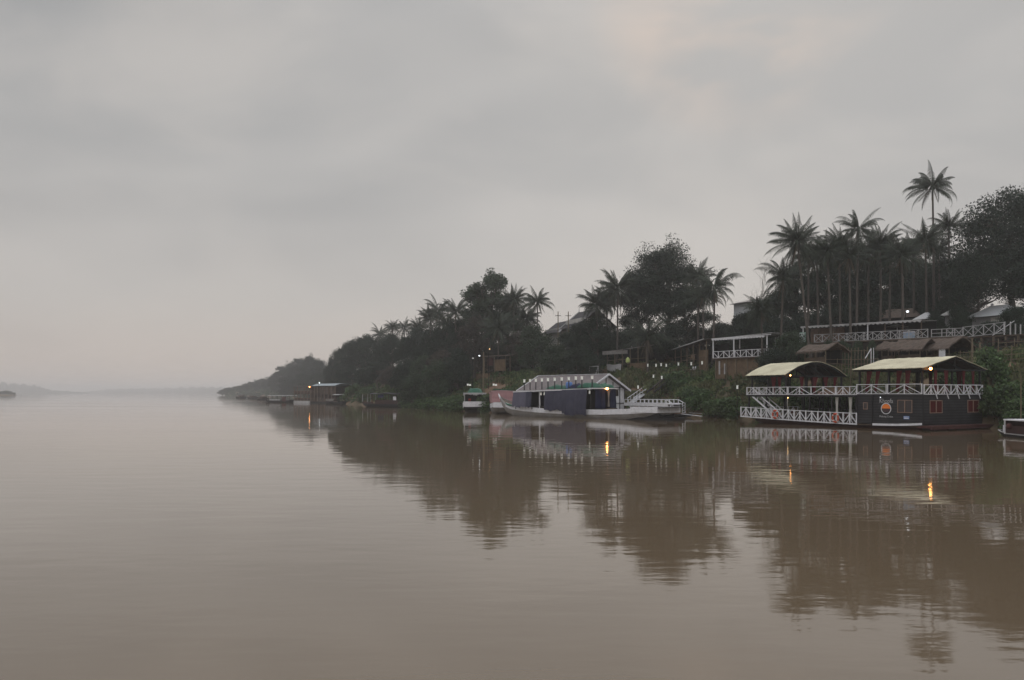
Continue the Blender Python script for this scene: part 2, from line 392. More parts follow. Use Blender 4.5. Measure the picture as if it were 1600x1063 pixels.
def frond(rr, az, el, L, droop, npair=26, wid=.10, ll=.80):
    out = []
    az += 0; sway = rr.uniform(-.45, .45)
    d = Vector((math.cos(az)*math.cos(el), math.sin(az)*math.cos(el), math.sin(el)))
    side = Vector((-math.sin(az), math.cos(az), 0)); p = Vector((0, 0, 0)); step = L/npair
    twist = rr.uniform(-.5, .5); e = el
    for i in range(npair):
        f = i/npair
        e -= droop*(.15+1.9*f*f)/npair; az += sway/npair
        d = Vector((math.cos(az)*math.cos(e), math.sin(az)*math.cos(e), math.sin(e)))
        q = p+d*step
        w = .045*(1-f)+.02
        out.append([p-side*w, p+side*w, q+side*w, q-side*w])
        if f > .10:
            env = math.sin(PI*min(1, f+.02)**.72)**.8
            l = ll*max(.16, env)*rr.uniform(.85, 1.1)
            up = side.cross(d).normalized()
            for sgn in (-1, 1):
                o_ = (side*sgn*.62+d*.62+Vector((0, 0, -.50-.5*f-.25*rr.random()))+up*twist*sgn*.5).normalized()*l
                o2 = o_+Vector((0, 0, -.28*l)); wv = d*wid*.5
                out.append([p-wv, p+wv, p+o_*.55+wv*.9, p+o_*.55-wv*.9])
                out.append([p+o_*.55-wv*.9, p+o_*.55+wv*.9, p+o2+wv*.2, p+o2-wv*.2])
        p = q
    return [[tuple(v) for v in qd] for qd in out]
def palm_crown(seed, n, emin, L=5.2, droop=(1.1, 2.3)):
    rr = random.Random(seed); V = []; Dd = []
    for i in range(n):
        az = i*2.39996+rr.uniform(-.5, .5); f = (i+.5)/n
        el = math.radians(70-(70-emin)*f**1.1+rr.uniform(-8, 8))
        q = frond(rr, az, el, L*rr.uniform(.74, 1.08)*(1-.10*(1-f)), rr.uniform(*droop)*(.80+.30*f))
        V += q
    for i in range(seed % 4+4):
        Dd += frond(rr, rr.uniform(0, 6.28), math.radians(rr.uniform(-75, -45)), L*.6, .3, 16, .1, .5)
    return np.array(V), np.array(Dd)
PC = []
for sd, n, em in ((1, 27, -30), (2, 42, -45), (3, 48, -58), (4, 36, -38), (15, 30, -15), (26, 42, -62), (37, 28, -48)):
    V, Dd = palm_crown(sd, n, em, random.Random(sd).uniform(4.7, 5.6), ((1.1, 2.3), (1.5, 2.7), (.8, 1.9))[sd % 3])
    a = quads('crown', V, M['frond']); bb = quads('dry_fronds', Dd, M['deadfrond'])
    nb = MB(); rr = random.Random(sd)
    for k in range(7):
        t_ = k*.9; nb.ball((math.cos(t_)*.28, math.sin(t_)*.28, -.25-.1*(k % 2)), .15, 7, 5)
    nb.ball((0, 0, -.05), .3, 8, 6, 1.5)
    c_ = nb.build('coconuts', M['frond'], None, True)
    PC.append((a, bb, c_))
def palm(v, px, cy, D, rad_px, label, base_px=None, group=None):
    """coconut palm: crown heart at (px, cy), distance D; foot under it or at base_px"""
    cx, cyy = XY(px, D); bx, by = XY(base_px if base_px is not None else px+R.uniform(-5, 5), D)
    bz = hgt(bx, by); zc = ZP(cy, D); h = zc-bz
    root = empty('coconut_palm', (bx, by, bz), 0, label, 'palm tree', group)
    pts = []; lean = Vector((cx-bx, 0, 0)); sw = R.uniform(-.5, .5)
    for i in range(9):
        f = i/8; pts.append((lean.x*(f**.7), sw*math.sin(f*PI), -.5+(h+.5)*f))
    rs = [.30, .22]+[.19-.07*i/6 for i in range(7)]
    MB().tube(pts, rs, 8).build('trunk', M['palmtrunk'], root, True)
    s = rad_px*D/FOC/4.1*R.uniform(.92, 1.08); rz = R.uniform(0, 6.28)
    tilt = (R.uniform(-.16, .16), R.uniform(-.16, .16))
    if v and R.random() < .5: v = R.choice((4, 5, 6))
    for part in PC[v]:
        c = part.copy(); C.objects.link(c); c.parent = root; c.location = (pts[-1][0], pts[-1][1], h)
        c.scale = (s, s, s*1.08); c.rotation_euler = (tilt[0], tilt[1], rz)
    return root

palm(0, 1457, 292, 116, 44, 'very tall slender coconut palm standing highest above all the trees at right', 1459)
palm(1, 1483, 356, 121, 34, 'coconut palm just right of the tallest palm beside the big dark tree', 1477)
palm(1, 1446, 376, 112, 38, 'coconut palm directly left of and below the tallest palm', 1450)
palm(2, 1408, 398, 105, 38, 'coconut palm with thick dark crown rising in front of the terrace awning right end', 1408)
palm(1, 1375, 383, 110, 40, 'coconut palm between the highest middle palm and the dark crowned terrace palm', 1373)
palm(3, 1341, 357, 108, 36, 'highest coconut palm of the row over the white terrace awning', 1338)
palm(2, 1327, 400, 104, 37, 'coconut palm whose crown hangs just under the highest middle palm', 1331)
palm(2, 1293, 392, 104, 37, 'coconut palm with slightly curved trunk crossing the terrace awning', 1305)
palm(1, 1246, 377, 103, 42, 'leaning coconut palm at the left end of the palm row, trunk bent right to left', 1274)
palm(3, 1263, 398, 112, 34, 'coconut palm crown half hidden behind the leaning palm', 1262)
palm(2, 1311, 382, 113, 34, 'coconut palm crown squeezed between the curved trunk palm and the highest middle palm', 1313)
palm(1, 1357, 398, 116, 34, 'coconut palm crown just right of and below the highest middle palm', 1356)
palm(2, 1392, 405, 115, 32, 'coconut palm crown touching the left side of the thick crowned terrace palm', 1391)
palm(3, 1428, 392, 119, 34, 'coconut palm crown between the thick crowned terrace palm and the tallest palm', 1429)
palm(2, 1466, 392, 124, 30, 'low coconut palm crown crossing the trunk of the tallest palm', 1466)
palm(3, 1276, 408, 114, 32, 'low coconut palm crown between the leaning palm and the curved trunk palm', 1279)
palm(1, 1098, 462, 131, 32, 'lower coconut palm crown under the broad drooping palm right of the big round tree', 1099)
palm(2, 948, 468, 150, 32, 'coconut palm crown between the two palms left of the big round tree', 950)
palm(3, 752, 508, 176, 28, 'coconut palm crown above the small bamboo hut', 753)
palm(2, 698, 505, 196, 24, 'coconut palm crown under the pair of palms on the treeline', 699)
palm(1, 655, 512, 224, 20, 'small coconut palm on the treeline between the palm pair and the two small palms', 655)
palm(2, 1224, 434, 110, 38, 'lower coconut palm left of the leaning palm with drooping fronds', 1216)
palm(2, 1189, 484, 112, 34, 'short bushy coconut palm above the white frame pavilion', 1192)
palm(3, 1117, 448, 128, 40, 'coconut palm with broad drooping crown just right of the big round tree', 1112)
palm(1, 1090, 432, 134, 30, 'coconut palm partly behind the right side of the big round tree', 1090)
palm(2, 965, 450, 146, 36, 'coconut palm leaning on the left side of the big round tree', 963)
palm(3, 932, 476, 146, 34, 'lower coconut palm furthest left before the dark tiled house roof', 936)
palm(1, 1012, 528, 133, 38, 'short young palm standing in front of the sheet roofed restaurants', 1012)
palm(0, 840, 472, 168, 30, 'lone coconut palm left of the dark tiled house roof', 838)
palm(1, 803, 468, 176, 28, 'coconut palm between the tall loose tree and the lone palm', 800)
palm(2, 779, 512, 166, 32, 'coconut palm below the tall loose tree with a pale trunk', 778)
palm(2, 823, 498, 172, 26, 'coconut palm crown tucked under the lone palm', 822)
palm(1, 712, 488, 190, 26, 'coconut palm left of the tall loose tree poking from the treeline', 712)
palm(3, 686, 486, 200, 26, 'second coconut palm of the pair left of the tall loose tree', 688)
palm(1, 672, 496, 206, 22, 'small coconut palm at the left edge of the palm pair', 672)
palm(1, 632, 512, 250, 19, 'right one of two small palms topping the descending treeline', 632)
palm(3, 614, 512, 256, 17, 'left one of two small palms topping the descending treeline', 614)
palm(1, 594, 522, 265, 17, 'small palm crown left of the two small palms on the descending treeline', 594)
palm(0, 533, 549, 340, 11, 'distant palm at the tip of the dark treeline', 533)

tree('big', 1585, 292, 113, 175, 'huge dark broadleaf tree filling the right edge above the white roofed houses')
tree('wide', 1528, 395, 108, 110, 'dark round tree in front of the left side of the huge tree', None)
tree('oval', 1625, 380, 104, 130, 'dark tree cut off by the right edge below the huge tree')
tree('wide', 1475, 408, 128, 100, 'dark spreading tree below the tallest palm, beside the white tents')
gb = 'dark trees behind the palm row'
for px, top, D, w, l_ in ((1210,455,132,70,'left of the leaning palm'),(1250,412,134,84,'behind the leaning palm'),(1290,405,130,84,'behind the curved trunk palm'),(1330,402,136,90,'below the highest middle palm'),(1370,398,132,86,'right of the highest middle palm'),(1408,412,140,74,'behind the thick crowned terrace palm'),(1440,402,140,84,'left under the tallest palm')):
    tree('oval' if px % 20 else 'big', px, top, D, w, 'dark backdrop tree '+l_, gb)
gbb = 'low trees behind the terrace'
for px, top, D, w in ((1185,500,126,70),(1220,495,124,70),(1255,490,126,70),(1285,482,124,70),(1320,480,126,75),(1355,476,124,75),(1390,472,126,75),(1425,475,124,75),(1455,470,122,70),(1490,468,120,70),(1520,495,132,70),(1560,500,134,80),(1600,500,130,80)):
    tree('low', px, top, D, w, 'low dark bushy tree closing the gap under the palms behind the terrace restaurant', gbb)
tree('big', 1040, 386, 150, 125, 'big round dark tree rising between the palms in the middle')
tree('oval', 1000, 425, 152, 70, 'dark tree filling the left shoulder of the big round tree')
tree('oval', 1075, 455, 142, 75, 'dark lower tree under the right side of the big round tree')
tree('low', 1145, 520, 130, 70, 'low bushy tree behind the white frame pavilion')
tree('low', 1168, 490, 133, 55, 'loose leafy tree under the bare twigs')
tree('lite', 1235, 520, 108, 75, 'green leafy tree between the white frame pavilion and the terrace restaurant')
tree('low', 1205, 545, 106, 60, 'dense green bushy tree right beside the white frame pavilion')
tree('low', 1045, 510, 138, 60, 'dark bushy tree right of the short young palm')
tree('low', 950, 510, 150, 70, 'dark bushy tree over the left end of the sheet roofed restaurant')
tree('low', 905, 525, 152, 65, 'dark bushy tree in front of the dark tiled house')
tree('lite', 870, 540, 150, 60, 'green bushy tree below the tiled house beside the small white fence')
tree('low', 912, 545, 140, 66, 'low dark tree above the gabled houseboat roof')
tree('oval', 926, 496, 148, 62, 'dark tree covering the right half of the dark tiled house')
tree('low', 892, 520, 158, 44, 'small dark tree right in front of the tiled house wall')
tree('oval', 908, 505, 150, 46, 'dark slim tree rising against the right end of the dark tiled roof')
tree('lite', 835, 510, 160, 62, 'green rounded tree under the lone palm')
tree('tall', 768, 427, 182, 88, 'tall loose green tree with separate leafy tufts topping the middle treeline')
tree('tall', 745, 448, 186, 48, 'slim green tree touching the left side of the tall loose tree')
tree('red', 740, 495, 175, 64, 'brownish tree with dry leaves above the small bamboo hut')
tree('oval', 790, 475, 180, 70, 'dark tree directly under the tall loose tree')
tree('red', 812, 520, 165, 55, 'brownish tree right of the small bamboo hut')
gl = 'trees of the descending treeline'
for px, top, D, w, k in ((720,500,192,62,'oval'),(700,505,200,60,'oval'),(678,512,208,62,'low'),(655,512,215,60,'oval'),(640,525,228,56,'wide'),(617,522,245,50,'oval'),(597,528,258,46,'low'),(578,524,270,42,'oval'),(562,528,285,40,'oval'),(548,533,300,38,'oval'),(537,543,318,30,'oval'),(524,548,335,30,'oval'),(516,566,345,20,'low')):
    tree(k, px, top, D, w, 'dark broadleaf tree in the unbroken treeline descending to the left', gl)
gf = 'smaller trees at the foot of the descending treeline'
for i, (px, top, D, w, k) in enumerate(((690,548,172,56,'red'),(660,556,182,52,'lite'),(715,545,166,46,'low'),(632,562,196,46,'low'),(610,572,215,44,'red'),(590,566,232,40,'oval'),(572,572,245,38,'low'),(553,572,270,34,'oval'),(538,578,290,30,'low'),(645,585,176,40,'lite'),(682,565,165,50,'lite'))):
    tree(k, px, top, D, w, 'smaller tree or tall shrub on the slope under the descending treeline', gf)
gh = 'hazy trees of the far headland'
for px, top, D, w, k in ((513,574,450,28,'low'),(503,564,500,38,'oval'),(488,557,550,42,'wide'),(471,561,600,38,'oval'),(457,567,640,34,'wide'),(443,573,670,32,'oval'),(432,583,690,26,'low'),(498,582,470,36,'low'),(476,584,520,38,'wide'),(452,590,580,36,'low'),(463,578,600,36,'oval'),(486,574,530,36,'oval')):
    tree(k, px, top, D, w, 'hazy tree on the far headland behind the wooden floating restaurant', gh)
gm_ = 'low trees along the top of the bank'
for px, top, D, w in ((735,540,196,50),(762,530,194,52),(790,535,192,52),(818,528,190,52),(846,532,188,48),(985,512,165,56),(1018,520,162,56),(1090,512,150,56),(1125,505,146,60),(1150,508,144,60),(955,520,168,56)):
    tree('low', px, top, D, w, 'low dark tree filling the gap under the crowns along the top of the bank', gm_)
tree('low', 1461, 486, 107, 30, 'dark bushy tree between the two small white tents')
tree('low', 1500, 478, 105, 34, 'dark bushy tree between the right white tent and the white roofed house')
tree('low', 1545, 503, 99, 40, 'low dark bush in front of the wall of the white roofed house', None, 'bush', None, 'bush')
tree('low', 1582, 480, 100, 46, 'dark bushy tree covering the right end of the white roofed house')
gt_ = 'shrubs hanging below the terrace railing'
for px, top, D, w in ((1296,532,103,22),(1318,533,101.5,26),(1340,534,100.5,24),(1362,533,99.5,22),(1500,530,97,30),(1518,534,95,24)):
    tree('lite', px, top, D, w, 'green shrub growing just below the white terrace railing', gt_, 'shrub', None, 'shrub')
gk = 'fog-pale trees at the tip of the shore'
for px, top, D, w, k in ((422,589,770,28,'oval'),(409,592,820,28,'wide'),(396,597,870,26,'oval'),(384,600,910,24,'low'),(371,603,950,24,'wide'),(358,606,980,20,'low'),(348,609,1000,16,'low')):
    tree(k, px, top, D, w, 'fog-pale tree at the last visible tip of the right shore', gk, base=max(.1, 0))
# bare twigs
rt = empty('bare_tree', (*XY(1176, 130), hgt(*XY(1176, 130))), 0, 'leafless thin tree whose fine twigs show against the sky above the pavilion', 'bare tree')
b = MB(); rr = random.Random(11)
def twig(p, d, L, r, k):
    q = p+d*L; b.tube([p, p.lerp(q, .5)+Vector((rr.uniform(-.1,.1)*L, 0, 0)), q], [r, r*.75, r*.5], 4)
    if k: 
        for i in range(3):
            nd = (d+Vector((rr.uniform(-.7,.7), rr.uniform(-.7,.7), rr.uniform(-.1,.5)))).normalized(); twig(p.lerp(q, .5+.25*i), nd, L*.62, r*.5, k-1)
twig(Vector((0,0,-.5)), Vector((.05,0,1)), 8.5, .12, 4)
b.build('trunk', M['trunk'], rt)
# island
ix, iy = XY(8, 1100)
r = empty('river_island', (ix, iy, 0)); bpy.data.objects.remove(r)
b = MB(); b.ball((ix, iy, -.6), 16, 16, 8, .12); o = b.build('island', gm, smooth=True); tag(o, 'small low island in the river at the far left edge', None, None, 'structure')
for k, (dx, s) in enumerate(((-11, 4), (-5, 6), (1, 7), (6, 6), (12, 4))):
    r = copy_tree(TV['low']); r.pop('_spare', None); r.location = (ix+dx, iy, .3); r.scale = (.75*s/6, .75*s/6, s/11)
    r.name = 'island_bush'; tag(r, 'dark bush on the small low island at the left edge', 'bush', 'bushes on the small island')

# ------------------------------------------------------------------ bank vegetation (stuff)
rng = np.random.default_rng(5)
def cover(name, n, dr, lr, per, size, spread, m, label, bare=True, hfac=.5, thr=-.35, tall=False):
    cs = []
    while len(cs) < n:
        l = R.uniform(*lr) if R.random() < .55 else R.uniform(lr[0], lr[0]+(lr[1]-lr[0])*.45); d = R.uniform(*dr)
        nn = g_sh(l)+d; x = -.6*l+.8*nn; y = .8*l+.6*nn
        if bare and vn(x*.22+4, y*.22)+.5*vn(x*.7, y*.7) < thr: continue
        px = 800+x/y*FOC; zz = hgt(x, y); u_ = R.random()
        if px > 1500 and 5.3 < zz < 6.7 and u_ < .9: continue       # dirt path on the slope at right
        if 985 < px < 1160 and 1.8 < zz < 5.5 and vn(x*.5, y*.4+2) > -.1 and u_ < .75: continue   # worn earth slopes
        s = (y/110)**.8
        cs.append((x, y, hgt(x, y)+R.uniform(.05, .55)*hfac*(1.6 if R.random() < .2 else 1), s))
    cs = np.array(cs)
    V = leaf_quads(rng, cs[:, :3], per, spread, size, .55)
    c = V.mean(axis=1, keepdims=True); V = c+(V-c)*np.repeat(cs[:, 3], per)[:, None, None]
    if tall:                                      # upright blades
        V = np.stack([c[:, 0]+np.array([-.035, 0, 0]), c[:, 0]+np.array([.035, 0, 0]), c[:, 0]+rng.normal(size=(len(V), 3))*[.16, .16, .1]+[.02, 0, .62], c[:, 0]+rng.normal(size=(len(V), 3))*[.16, .16, .1]+[-.02, 0, .60]], axis=1)
    o = quads(name, V, M[m]); tag(o, label, None, None, 'stuff'); return o
cover('bank_shrubs', 4300, (.5, 15), (12, 300), 26, .17, .34, 'bush', 'leafy green undergrowth covering the river bank', True, 1.5, -.30)
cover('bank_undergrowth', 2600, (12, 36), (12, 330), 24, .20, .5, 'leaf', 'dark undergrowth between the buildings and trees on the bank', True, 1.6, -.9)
cover('bank_grass', 5000, (1, 17), (10, 200), 22, .1, .35, 'grass', 'rough grass on the bank slope', True, .3, -.75, True)

cover('headland_shrubs', 3600, (-.5, 70), (240, 1000), 16, .34, .9, 'leaf2', 'low green growth on the slope of the far headland', False, 2.0)
# individual shrubs on the waterline
SHB = make_broadleaf('shrub', 31, 3.2, 2.0, .2, 7, 14, 34, 'bush', .15, .9, low=True); SHB['_spare'] = 1
def shrub(px, D, h, w, label, group):
    r = copy_tree(SHB); r.pop('_spare', None); x, y = XY(px, D); z = max(-.1, hgt(x, y))
    r.location = (x, y, z-.2); r.scale = (w/4.4, w/4.4, h/3.1); r.rotation_euler = (0, 0, R.uniform(0, 6)); tag(r, label, 'shrub', group)
gs = 'shrubs along the waterline'
for px, D, h, w, l_ in ((1600,72,3.4,5,'at the right edge behind the narrow white framed boat'),(1575,76,4.2,5.5,'just left of the tall bamboo pole'),(1548,80,4.6,5,'right against the stern of the restaurant boat'),
    (1140,107,3.4,5.5,'directly left of the bow of the restaurant boat'),(1118,110,3,5,'two shrubs left of the restaurant boat bow'),(1098,113,3.4,5,'midway between the railed boat and the restaurant boat'),(1080,117,2.8,5,'just right of the pale planks'),(1058,124,3.6,5.5,'behind the end of the white roof railing'),
    (715,150,3.4,7,'directly left of the small white boat'),(700,154,3,6,'second to the left of the small white boat'),(680,163,3,7,'halfway between the small white boat and the dark red boat'),(660,171,2.6,6,'a little right of the dark red boat'),(640,184,2.6,6,'touching the right end of the dark red boat'),(620,200,2.8,7,'behind the right half of the dark red boat'),(600,212,3,7,'behind the middle of the dark red boat'),(575,232,3,8,'behind the left end of the dark red boat'),(553,252,3,8,'between the dark red boat and the floating restaurant'),
    (1488,86,2.6,5,'seen between the stern curtains under the gabled pavilion roof'),(1512,83,2.6,4.5,'behind the right end of the upper deck'),(1325,92,3,5,'seen through the lower deck beside the cabin'),(1275,96,3.2,5,'seen through the middle of the lower deck'),(1300,94,3,5,'seen through the lower deck near the right life ring'),(1240,99,3.2,5,'seen through the lower deck near the left life ring'),(1195,102,3.4,5,'seen behind the white boat stair')):
    shrub(px, D, h, w, 'green shrub at the waterline '+l_, gs)
shrub(762, 138, 3.6, 5.5, 'dark shrub overhanging the water between the white boat and the pink tarp boat', None)
for rt_ in list(TV.values())+[SHB]:
    for ch in [k for k in bpy.data.objects if k.parent == rt_]: bpy.data.objects.remove(ch)
    bpy.data.objects.remove(rt_)
for tr in PC:
    for o in tr: bpy.data.objects.remove(o)
# ------------------------------------------------------------------ shared builders
def rail(b, p, q, h, bay, style, w=.07, mid=False):
    """railing from p to q: top rail, bottom rail, posts and braces of one style"""
    p = Vector(p); q = Vector(q); n = max(1, round((q-p).length/bay)); up = Vector((0, 0, h))
    b.bar(p+up, q+up, w*1.1, w*.8); b.bar(p+Vector((0, 0, .03)), q+Vector((0, 0, .03)), w, w*.8)
    pt = [p.lerp(q, i/n) for i in range(n+1)]
    for i, c in enumerate(pt):
        b.bar(c, c+up*1.04, w)
        if style == 'fan' and i % 2 == 1:
            for s_ in (-1, 1):
                if 0 <= i+s_ <= n:
                    e = pt[i+s_]; b.bar(c+up*.95, e+Vector((0, 0, .04)), w*.7)
                    b.bar(c+up*.55, c.lerp(e, .42)+Vector((0, 0, .04)), w*.55)
        if style == 'x' and i < n:
            e = pt[i+1]; b.bar(c+up*.97, e+Vector((0, 0, .04)), w*.65); b.bar(e+up*.97, c+Vector((0, 0, .04)), w*.65)
        if style == 'tree' and i % 2 == 1:
            for s_ in (-1, 1):
                if 0 <= i+s_ <= n:
                    e = pt[i+s_]; b.bar(e+up*.95, c+Vector((0, 0, .04)), w*.65)
    if mid: b.bar(p+up*.5, q+up*.5, w*.8)
    return b
def hull(parent, st, m, name='hull', n=7, deck=None, deckname='deck'):
    """st: (x, half width, bottom z, sheer z) along the boat; rounded sections"""
    rows = []
    for x, w, zb, zs in st:
        r = []
        for k in range(-n, n+1):
            f = abs(k)/n; yy = (1 if k > 0 else -1)*w*(math.sin(f*PI/2)**.7) if k else 0
            r.append((x, yy, zb+(zs-zb)*(f**2.6)))
        rows.append(r)
    b = MB(); b.grid(rows)
    b.add(rows[0], [tuple(range(len(rows[0])))[::-1]]); b.add(rows[-1], [tuple(range(len(rows[-1])))])
    o = b.build(name, m, parent, False)
    if deck:
        d = MB(); d.grid([[(x, -w*.97, zs-.12), (x, w*.97, zs-.12)] for x, w, zb, zs in st]); d.build(deckname, deck, parent)
    return o
def strake(parent, st, drop, m, out=.03, side=(-1, 1), name='side_band', x0=-99, x1=99):
    b = MB()
    for sg in side:
        s_ = [q for q in st if x0 <= q[0] <= x1]
        top = [(x, sg*(w+out), zs+.03) for x, w, zb, zs in s_]; bot = [(x, sg*(w+out*.4)*(1-.0), zs-drop) for x, w, zb, zs in s_]
        inn = [(x, sg*(w-.06), zs+.03) for x, w, zb, zs in s_]
        b.grid([inn, top, bot] if sg > 0 else [bot, top, inn])
    return b.build(name, m, parent)
def dense(st, k=4):
    out = []
    for a, c in zip(st, st[1:]):
        for i in range(k):
            f = i/k; g = f*f*(3-2*f)*.5+f*.5
            out.append(tuple([a[0]+(c[0]-a[0])*f]+[a[j]+(c[j]-a[j])*g for j in (1, 2, 3)]))
    return out+[st[-1]]
def curtain(parent, p, dirv, h, w0, wm_, w1, m, lean=0, seed=0, name='curtain', label=None):
    """gathered cloth hanging from p, narrow where it is tied"""
    d = Vector(dirv).normalized(); nrm = Vector((-d.y, d.x, 0)); rr = random.Random(seed); rows = []
    ph = rr.uniform(0, 6)
    for i in range(13):
        f = i/12; w = (w0+(wm_-w0)*math.sin(min(f/.62, 1)*PI/2)) if f < .62 else wm_+(w1-wm_)*math.sin((f-.62)/.38*PI/2)
        r = []
        for k in range(13):
            g = k/12-.5; fold = .07*math.sin(k*1.9+ph)*(.5+w/w0*.5)
            r.append(tuple(Vector(p)+d*(g*w+lean*f)+nrm*fold+Vector((0, 0, -h*f))))
        rows.append(r)
    b = MB(); b.slab(rows, .012); o = b.build(name, m, parent, True)
    if label: o['label'] = label
    return o
def tarp(parent, x0, x1, y, ztop, zbot, m, name='tarp', seed=0, bulge=.25, slant=0.0, out=-1, label=None):
    """sheet hanging along local x from the eave, with folds and a ragged hem"""
    rr = random.Random(seed); nx = max(8, int((x1-x0)*5)); rows = []
    a = [rr.uniform(0, 6) for _ in range(4)]
    for i in range(10):
        f = i/9; r = []
        for k in range(nx+1):
            g = k/nx; x = x0+(x1-x0)*g+slant*f*(1-g)
            zb = zbot(x) if callable(zbot) else zbot
            zt = ztop(x) if callable(ztop) else ztop
            hem = .10*math.sin(g*9+a[0])+.05*math.sin(g*23+a[1])
            fold = (.09*math.sin(x*2.7+a[2])+.05*math.sin(x*6.3+a[3])+.02*math.sin(x*14))*(.15+f)
            r.append((x, y+out*(bulge*math.sin(f*PI*.6)+fold), zt+(zb+hem-zt)*f))
        rows.append(r)
    b = MB(); b.grid(rows); b.grid([[(p[0], p[1]-out*.02, p[2]) for p in r][::-1] for r in rows])
    o = b.build(name, m, parent, True)
    if label: o['label'] = label
    return o
def window(parent, x0, x1, z0, z1, y, m=None, ny=-1, split=2):
    """window in a wall facing local -y"""
    f = MB(); t_ = .07
    f.box(x0, y-.05, z0, x1, y+.01, z0+t_).box(x0, y-.05, z1-t_, x1, y+.01, z1)
    f.box(x0, y-.05, z0+t_, x0+t_, y+.01, z1-t_).box(x1-t_, y-.05, z0+t_, x1, y+.01, z1-t_)
    for k in range(1, split):
        c = x0+(x1-x0)*k/split; f.box(c-t_*.7, y-.055, z0+t_, c+t_*.7, y+.01, z1-t_)
    w = f.build('window', m or M['frame'], parent)
    g = MB(); g.box(x0+t_, y-.02, z0+t_, x1-t_, y+.005, z1-t_); g.build('pane', M['glass'], w)
    return w
def window_end(parent, y0, y1, z0, z1, x, pane=None):
    f = MB(); t_ = .07
    f.box(x-.01, y0, z0, x+.05, y1, z0+t_).box(x-.01, y0, z1-t_, x+.05, y1, z1)
    f.box(x-.01, y0, z0+t_, x+.05, y0+t_, z1-t_).box(x-.01, y1-t_, z0+t_, x+.05, y1, z1-t_)
    c = (y0+y1)/2; f.box(x-.01, c-.05, z0+t_, x+.055, c+.05, z1-t_)
    w = f.build('window', M['frame'], parent)
    MB().box(x-.005, y0+t_, z0+t_, x+.02, y1-t_, z1-t_).build('pane', pane or M['glass'], w)
    return w
def write(parent, s_, size, loc, rot, m, name='lettering', wide=None):
    c = bpy.data.curves.new('t', 'FONT'); c.body = s_; c.size = size; c.align_x = 'CENTER'; c.align_y = 'CENTER'; c.extrude = .008
    o = bpy.data.objects.new('t', c); C.objects.link(o); bpy.context.view_layer.update()
    me = bpy.data.meshes.new_from_object(o.evaluated_get(bpy.context.evaluated_depsgraph_get()))
    bpy.data.objects.remove(o); me.materials.clear(); me.materials.append(m)
    q = bpy.data.objects.new(name, me); C.objects.link(q); q.parent = parent; q.location = loc; q.rotation_euler = rot
    if wide:
        w = max(v.co.x for v in me.vertices)-min(v.co.x for v in me.vertices); q.scale = (wide/w, 1, 1)
    return q
def bulb(parent, p, r, m, name='lamp', label=None):
    b = MB(); b.ball(p, r, 10, 7); o = b.build(name, m, parent, True)
    c = MB(); c.tube([(p[0], p[1], p[2]+r*.8), (p[0], p[1], p[2]+r*1.9)], r*.45, 7); c.build('socket', M['dark'], o)
    if label: o['label'] = label
    return o
def table(loc, rz, label, group, m='wood', w=.8, l=1.2):
    r = empty('table', loc, rz, label, 'table', group)
    b = MB(); b.box(-l/2, -w/2, .70, l/2, w/2, .75).build('table_top', M[m], r)
    for sx in (-1, 1):
        for sy in (-1, 1): MB().box(sx*(l/2-.08)-.03, sy*(w/2-.08)-.03, 0, sx*(l/2-.08)+.03, sy*(w/2-.08)+.03, .70).build('leg', M[m], r)
    return r
def chair(loc, rz, label, group, m='wood'):
    r = empty('chair', loc, rz, label, 'chair', group)
    MB().box(-.22, -.22, .42, .22, .22, .46).build('seat', M[m], r)
    b = MB(); b.box(-.22, .19, .60, .22, .22, .92); b.box(-.2, .19, .46, -.16, .22, .60); b.box(.16, .19, .46, .2, .22, .60); b.build('backrest', M[m], r)
    for sx in (-1, 1):
        for sy in (-1, 1): MB().box(sx*.18-.02, sy*.18-.02, 0, sx*.18+.02, sy*.18+.02, .42).build('leg', M[m], r)
    return r
SPARE = []
def inst(src, loc, rz, label, group=None):
    c = copy_tree(src); c.location = loc; c.rotation_euler = (0, 0, rz); c['label'] = label
    if group: c['group'] = group
    return c

# ------------------------------------------------------------------ restaurant boat
A = math.atan2(-.87, .493)
rb = empty('restaurant_boat', (38.1, 72.4, 0), A, 'two decked dark restaurant boat with two cream roofs and an orange sun sign', 'boat')
WD = 9.7; XL = -22.6
def loc(x, y, z):                                  # boat coordinates to world, for things standing on it
    v = Matrix.Rotation(A, 3, 'Z') @ Vector((x, y, z)); return (38.1+v.x, 72.4+v.y, v.z)
def dk(x): return .40+.38*max(0, (-x-7)/15.6)**1.4  # sheer of the lower deck
b = MB()
for y0, y1 in ((.25, 4.4), (5.3, WD-.25)):        # two long pontoon hulls
    rows = []
    for i in range(19):
        f = i/18; x = -22.2+21.9*f; tp = .25+.75*min(1, (f/.10))**.5; up = max(0, (.16-f)/.16)
        zb = -.45+.8*up**1.5; c = (y0+y1)/2; hw = (y1-y0)/2*tp; zt = dk(x)-.08
        rows.append([(x, c-hw, zt), (x, c-hw*.92, (zt+zb)/2), (x, c-hw*.5, zb), (x, c+hw*.5, zb), (x, c+hw*.92, (zt+zb)/2), (x, c+hw, zt)])
    b.grid(rows); b.add(rows[-1], [(0,1,2,3,4,5)]); b.add(rows[0], [(5,4,3,2,1,0)])
b.build('hull', M['redhull'], rb)
b = MB(); b.slab([[(x, 0, dk(x)), (x, WD, dk(x))] for x in [XL+i*(22.6)/22 for i in range(23)]], .10); b.build('lower_deck', M['wood'], rb)
b = MB(); b.box(-.02, -.35, .34, 1.05, WD+.6, .44); b.box(-.4, -.33, .22, .98, -.05, .336); b.box(.85, -.3, .12, 1.0, WD+.5, .336); b.build('stern_platform', M['redwood'], rb)
